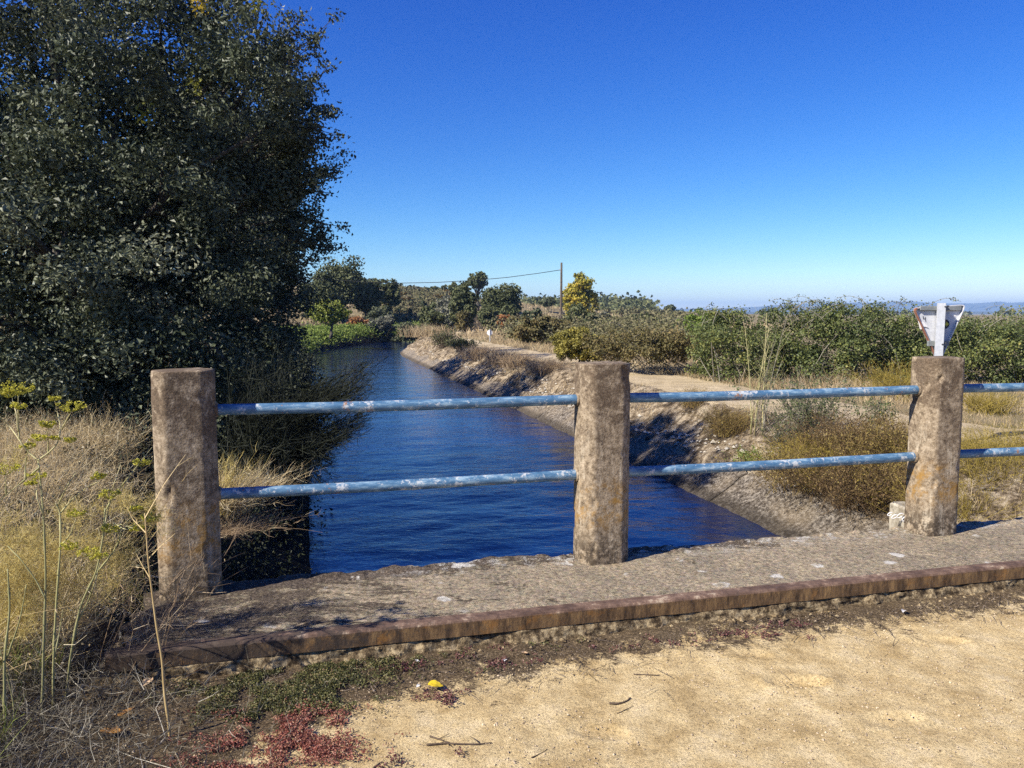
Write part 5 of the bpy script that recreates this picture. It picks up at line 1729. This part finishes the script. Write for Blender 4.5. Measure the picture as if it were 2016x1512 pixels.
# ------------------------------------------------------------------ fallen leaves and twigs
def leaf_shape(name, label, px, py, L, W_, mat, seed, lift=.012, cup=.25, lobes=0, stalk=True, rot=None, z=.012):
    rg = np.random.default_rng(seed)
    p = pixz(px, py, z)
    t = thing(name, p, label, 'leaf', 'fallen leaves on the track edge')
    n, m_ = 9, 7
    a = rg.uniform(0, 6.28) if rot is None else rot
    V = []
    for i in range(n):
        f = i / (n - 1)
        wd = W_ * .5 * (math.sin(math.pi * min(1, f * 1.0 + .02)) ** .8) * (1 - .35 * f) * 1.25
        if lobes: wd *= 1 + .35 * math.sin(f * lobes * 6.28)
        for j in range(m_):
            g = j / (m_ - 1) * 2 - 1
            xx, yy = (f - .5) * L, g * wd
            zz_ = lift + cup * abs(g) ** 1.6 * wd + .12 * L * math.sin(f * 3 + seed) + rg.normal() * .0012
            V.append((xx * math.cos(a) - yy * math.sin(a), xx * math.sin(a) + yy * math.cos(a), zz_))
    V = np.array(V) + p
    F = grid_faces(n, m_)
    V2 = V - [0, 0, .0006]
    obj('blade', np.concatenate([V, V2]), np.concatenate([F, F[:, ::-1] + n * m_]), M[mat], t, smooth=True)
    if stalk:
        e0 = V[m_ // 2]
        d = np.array([-math.cos(a), -math.sin(a), 0])
        Q = np.stack([e0, e0 + d * L * .25 + [0, 0, -.002], e0 + d * L * .5 + [0, 0, -.006]])
        Vs, Fs = tube(Q, .0011, 5)
        obj('stalk', Vs, Fs, M['twig'], t)


leaf_shape('fallen_leaf', 'bright yellow heart shaped leaf lying on the sand', 858, 1352, .062, .054, 'leaf_yellow', 1, .006, .12, rot=.15)
leaf_shape('fallen_leaf', 'curled tan leaf lying in the green mat below the kerb', 398, 1328, .07, .055, 'leaf_tan', 2, .02, .4, rot=.9)
leaf_shape('fallen_leaf', 'orange brown curled leaf lowest in the dark litter', 222, 1446, .085, .04, 'leaf_brown', 3, .015, .5, 2, rot=.2)
leaf_shape('fallen_leaf', 'narrow orange leaf above the curled orange brown one', 245, 1412, .07, .024, 'leaf_brown', 4, .02, .5, rot=.7)
leaf_shape('fallen_leaf', 'greyish tan leaf in the dark litter by the straw stem', 292, 1352, .05, .04, 'leaf_tan', 5, .02, .3, rot=1.2)
leaf_shape('fallen_leaf', 'small white leaf scrap beside the yellow leaf', 824, 1354, .024, .014, 'leaf_pale', 6, .006, .4, stalk=False, rot=1.0)
leaf_shape('fallen_leaf', 'pale leaf scrap near the kerb far right', 1780, 1207, .055, .022, 'leaf_pale', 7, .008, .4, stalk=False, rot=.9)
leaf_shape('fallen_leaf', 'whitish leaf scrap near the kerb above the yellow leaf', 994, 1303, .03, .018, 'leaf_pale', 8, .008, .4, stalk=False, rot=1.4)
leaf_shape('fallen_leaf', 'pale tan leaf scrap right of the whitish scrap', 1033, 1288, .03, .02, 'leaf_tan', 9, .008, .4, stalk=False, rot=.2)
leaf_shape('fallen_leaf', 'small grey leaf in the brown debris left of the yellow leaf', 822, 1304, .03, .012, 'leaf_pale', 10, .008, .3, stalk=False, rot=2.4)


def twig(label, pts, r, seed, branches=0):
    rg = np.random.default_rng(seed)
    Q = np.array([pixz(a, b, .004) for a, b in pts])
    Q[:, 2] = TRACKZ(Q[:, 0] * CX + Q[:, 1] * CY, Q[:, 0] * RX + Q[:, 1] * RY) + r * .8 + rg.uniform(0, .002, len(Q))
    t = thing('twig', Q[0], label, 'twig', 'twigs lying on the sand')
    n = len(Q); tt = np.linspace(0, n - 1, n * 4)
    Qs = np.stack([np.interp(tt, np.arange(n), Q[:, c]) for c in range(3)], -1)
    Qs[:, :2] += rg.normal(size=(len(Qs), 2)) * r * .9
    for _ in range(2):
        Qs[1:-1] = .5 * Qs[1:-1] + .25 * (Qs[:-2] + Qs[2:])
    V, F = tube(Qs, np.linspace(r, r * .5, len(Qs)) * (1 + .25 * rg.random(len(Qs))), 7)
    obj('stick', V, F, M['twig'], t, smooth=True)
    for k in range(branches):
        i = rg.integers(2, len(Qs) - 2)
        e = Qs[i] + np.append(rg.normal(size=2) * .03, .006)
        V, F = tube(np.stack([Qs[i], (Qs[i] + e) / 2 + rg.normal(size=3) * .003, e]), [r * .5, r * .4, r * .25], 5)
        obj('side_shoot', V, F, M['twig'], t, smooth=True)


twig('short curved brown twig on open sand right of the yellow leaf', [(1198, 1383), (1215, 1384), (1230, 1380), (1240, 1373)], .0042, 1)
twig('thin twig just below the short curved one', [(1217, 1402), (1232, 1395), (1246, 1388)], .0016, 2)
twig('straight dark twig near the kerb', [(1248, 1325), (1275, 1326), (1298, 1328)], .0028, 3)
twig('long dark twig across the small branched pile', [(842, 1466), (880, 1464), (930, 1465), (968, 1463)], .0032, 4, 3)
twig('greyish twig crossing the long dark twig', [(846, 1450), (870, 1456), (892, 1465)], .003, 5, 2)
twig('thin twig on bare sand below the curved one', [(1046, 1492), (1062, 1484), (1078, 1474)], .0017, 6)
twig('small forked twig at the lower edge', [(735, 1512), (750, 1500), (772, 1504)], .0022, 7, 3)

# ================================================================== SIGNS, POLE, CABLE
# triangular sign seen from the back
sp_ = pix(1856, 700, 10.0)
sgz = float(H(sp_[0], sp_[1]))
sign = thing('triangular_sign', (sp_[0], sp_[1], sgz), 'back of an inverted triangular road sign on a grey post behind the right railing post', 'road sign')
Ys = 10.0
yaw = R(6)
ax_ = np.array([math.cos(yaw), math.sin(yaw), .0]); an = np.array([-math.sin(yaw), math.cos(yaw), 0])
cz = np.array([sp_[0], sp_[1], EYE])
A_ = pix(1792, 606, Ys); B_ = pix(1903, 599, Ys); C_ = pix(1846, 716, Ys)
o0 = (A_ + B_ + C_) / 3
loc2 = [((p - o0) @ np.array([1, 0, 0]), (p - o0)[2]) for p in (A_, B_, C_)]


def rounded(pts, r, k=6):
    pts = [np.array(p) for p in pts]; out = []
    for i in range(3):
        p, a, b = pts[i], pts[i - 1], pts[(i + 1) % 3]
        u1, u2 = unit(a - p), unit(b - p)
        d = r / math.tan(math.acos(np.clip(u1 @ u2, -1, 1)) / 2)
        s, e = p + u1 * d, p + u2 * d
        for t in np.linspace(0, 1, k):
            out.append((1 - t) ** 2 * s + 2 * t * (1 - t) * p + t * t * e)
    return np.array(out)


def sgn(lx, lz, ln):
    return o0 + ax_ * lx + np.array([0, 0, 1]) * lz + an * ln


def plate(outline, n0, n1):
    n = len(outline)
    V = np.array([sgn(a, b, n0) for a, b in outline] + [sgn(a, b, n1) for a, b in outline] + [sgn(*outline.mean(0), n0), sgn(*outline.mean(0), n1)])
    k = np.arange(n); q = (k + 1) % n
    return V, [np.stack([k, q, q + n, k + n], 1), np.concatenate([np.stack([np.full(n, 2 * n), q, k], 1), np.stack([np.full(n, 2 * n + 1), k + n, q + n], 1)])]


outl = rounded(loc2, .045)
cen0 = outl.mean(0)
V, F = plate(outl, 0, .004)
obj('sign_plate', V, F, M['sign_back'], sign)
V, F = plate(cen0 + (outl - cen0) * .96, .0045, .006)
obj('front_face', V, F, M['sign_red'], sign)
# folded rim towards the camera
n = len(outl); cen = outl.mean(0)
inn = cen + (outl - cen) * .955
ring = [outl, outl, inn, inn]
dep = [0.0, -.035, -.035, -.001]
V = np.concatenate([np.array([sgn(a, b, d) for a, b in r]) for r, d in zip(ring, dep)])
def rimfaces(sel):
    F = []
    for k in range(3):
        for i in sel:
            j = (i + 1) % n
            F.append([k * n + i, k * n + j, (k + 1) * n + j, (k + 1) * n + i])
    return np.array(F)
# edge order: A(0..5) -> B(6..11) -> C(12..17); C->A edge is the rusty left one
left_sel = [14, 15, 16, 17, 0, 1, 2, 3]
rest = [i for i in range(n) if i not in left_sel]
obj('rim', V, rimfaces(rest), M['sign_back'], sign)
obj('rim', V, rimfaces(left_sel), M['sign_rust'], sign, label='rusty left edge of the sign')


def lpt(px, py):
    p = pix(px, py, Ys) - o0
    return p[0], p[2]


# post: square tube, turned so that two faces show
pt = lpt(1853, 597); pb = lpt(1846, 716)
pc_ = lpt(1849.5, 655)
ptop = sgn(pt[0] - .052, pt[1], -.085); pbot = np.array([sgn(pb[0] - .052, pb[1], -.085)[0] - .012, sgn(pb[0], 0, -.085)[1], sgz - .2])
axp = np.array([math.cos(R(-24)), math.sin(R(-24)), 0]); ayp = np.array([-axp[1], axp[0], 0])
hw_ = .048
cr = [(-1, -.92), (-.92, -1), (.92, -1), (1, -.92), (1, .92), (.92, 1), (-.92, 1), (-1, .92)]
V = np.array([pbot + axp * a * hw_ + ayp * b * hw_ for a, b in cr] + [ptop + axp * a * hw_ + ayp * b * hw_ for a, b in cr])
k = np.arange(8); q = (k + 1) % 8
F = [np.stack([k, q, q + 8, k + 8], 1), np.array([[8, 9, 10, 11], [8, 11, 12, 15], [15, 12, 13, 14]])]
obj('sign_post', V, F, M['galv'], sign)
# cross brackets
a, b = lpt(1823, 676), lpt(1867, 675)
V, F = box(sgn((a[0] + b[0]) / 2 - .005, a[1], -.024), b[0] - a[0], .03, .068, ax_, an, (0, 0, 1), .004)
obj('bracket', V, F, M['sign_grey'], sign)
a, b = lpt(1806, 607), lpt(1892, 602)
V, F = box(sgn((a[0] + b[0]) / 2, (a[1] + b[1]) / 2 - .015, -.024), (b[0] - a[0]), .03, .055, ax_, an, (0, 0, 1), .004)
obj('bracket', V, F, M['sign_grey'], sign)
for (px_, py_) in ((1846, 604), (1853, 603), (1841, 677), (1848, 675)):
    l = lpt(px_, py_)
    c = sgn(l[0], l[1], -.150)
    V, F = tube(np.stack([c, c + an * .03]), .010, 6)
    obj('bolt', V, F, M['bolt'], sign)
# stickers on the back of the plate
l = lpt(1862, 638)
circ = np.array([(math.cos(t) * .055, math.sin(t) * .058) for t in np.linspace(0, 2 * math.pi, 24, endpoint=False)])
V, F = plate(circ + np.array(l), -.003, -.0005)
stk = obj('round_sticker', V, F, M['black'], sign)
arw = np.array([(-.040, -.012), (.004, -.012), (.004, -.032), (.045, 0), (.004, .032), (.004, .012), (-.040, .012)]) + np.array([l[0] + .003, l[1]])
V, F = plate(arw, -.0055, -.0035)
obj('arrow', V, F, M['arrow'], stk)
def patch(outline, z0, z1, mat, nm):
    V, F = plate(np.array(outline), z0, z1)
    obj(nm, V, F, M[mat], sign)
def pl(*pp):
    return [lpt(a, b) for a, b in pp]
patch(pl((1804.5, 632), (1809, 632), (1811, 633), (1815, 634), (1820, 638), (1825, 645), (1818, 643), (1814, 643), (1811, 648), (1808.5, 648)), -.012, -.004, 'white', 'torn_sticker')
for seg in (((1815, 622), (1815.6, 628)), ((1819.5, 624), (1820.5, 633)), ((1815.3, 627), (1820, 628))):
    p, q = [sgn(*lpt(*s), -.003) for s in seg]
    V, F = tube(np.stack([p, q]), .0035, 5)
    obj('scribble', V, F, M['bolt'], sign)
patch(pl((1863, 608), (1889, 610), (1881, 628)), -.0028, -.0004, 'white', 'pale_patch')

# small round sign far along the path, seen from behind
rb = gnd(964, 46)
rs = thing('round_sign', rb, 'small white round sign beside the far path', 'road sign')
zc = pix(964, 655, 46)
t = np.linspace(0, 2 * math.pi, 20, endpoint=False)
rr_ = .165
V = np.concatenate([np.stack([zc[0] + rr_ * np.cos(t), np.full(20, zc[1]), zc[2] + rr_ * np.sin(t)], -1), np.stack([zc[0] + rr_ * np.cos(t), np.full(20, zc[1] + .03), zc[2] + rr_ * np.sin(t)], -1), [[zc[0], zc[1], zc[2]], [zc[0], zc[1] + .03, zc[2]]]])
k = np.arange(20); q = (k + 1) % 20
obj('disc', V, [np.stack([k, q, q + 20, k + 20], 1), np.concatenate([np.stack([np.full(20, 40), q, k], 1), np.stack([np.full(20, 41), k + 20, q + 20], 1)])], M['white'], rs)
V, F = tube(np.stack([[zc[0] + .02, zc[1] - .03, rb[2] - .1], [zc[0] + .02, zc[1] - .03, zc[2] + .2]]), .03, 8)
obj('sign_post', V, F, M['galv'], rs)

# utility pole and its cable
ub = gnd(1104, 84)
pole = thing('utility_pole', ub, 'wooden utility pole beside the yellow poplar', 'utility pole')
utop = pix(1105.5, 517, 84)
V, F = tube(np.linspace(ub - [0, 0, .2], utop, 8), np.linspace(.15, .10, 8), 10)
obj('shaft', V, F, M['pole'], pole, smooth=True)
at = pix(1103, 531, 84)
V, F = tube(np.stack([at + [.05, 0, 0], at - [.12, 0, .0]]), .045, 8)
obj('insulator', V, F, M['galv'], pole)
# second pole, hidden by the oaks, that carries the cable's other end
e1 = pix(250, 505, 80)
cable = thing('overhead_cable', at, 'thin overhead cable running left from the utility pole', 'cable')
P = np.array([pix(a, b, 84 - 4 * (1103 - a) / 853) for a, b in ((1103, 531.5), (1060, 538), (1000, 546), (940, 551.5), (860, 556), (780, 557.5), (720, 555.5), (630, 549), (520, 538), (400, 523), (250, 505))])
V, F = tube(P, .032, 6)
obj('wire', V, F, M['cable'], cable, smooth=True)
p2 = thing('utility_pole', gnd(250, 80), 'utility pole hidden behind the huge oak, carrying the far end of the cable', 'utility pole')
V, F = tube(np.linspace(WLOC[p2.name] - [0, 0, .2], e1 + [0, 0, .5], 6), np.linspace(.15, .10, 6), 10)
obj('shaft', V, F, M['pole'], p2, smooth=True)

# ================================================================== HAZE
hz = bpy.data.materials.new('air')
hz.use_nodes = True
hz.node_tree.nodes.clear()
out = hz.node_tree.nodes.new("ShaderNodeOutputMaterial")
pv = hz.node_tree.nodes.new("ShaderNodeVolumePrincipled")
pv.inputs['Color'].default_value = (.42, .65, 1.0, 1)
pv.inputs['Density'].default_value = 0.00022
hz.node_tree.links.new(pv.outputs[0], out.inputs['Volume'])
V, F = box((0, 0, 55), 16000, 16000, 150)
V[:, 2] = np.where(V[:, 2] < 50, -14, 105)
tag(obj('haze', V, F, hz), None, kind='stuff')
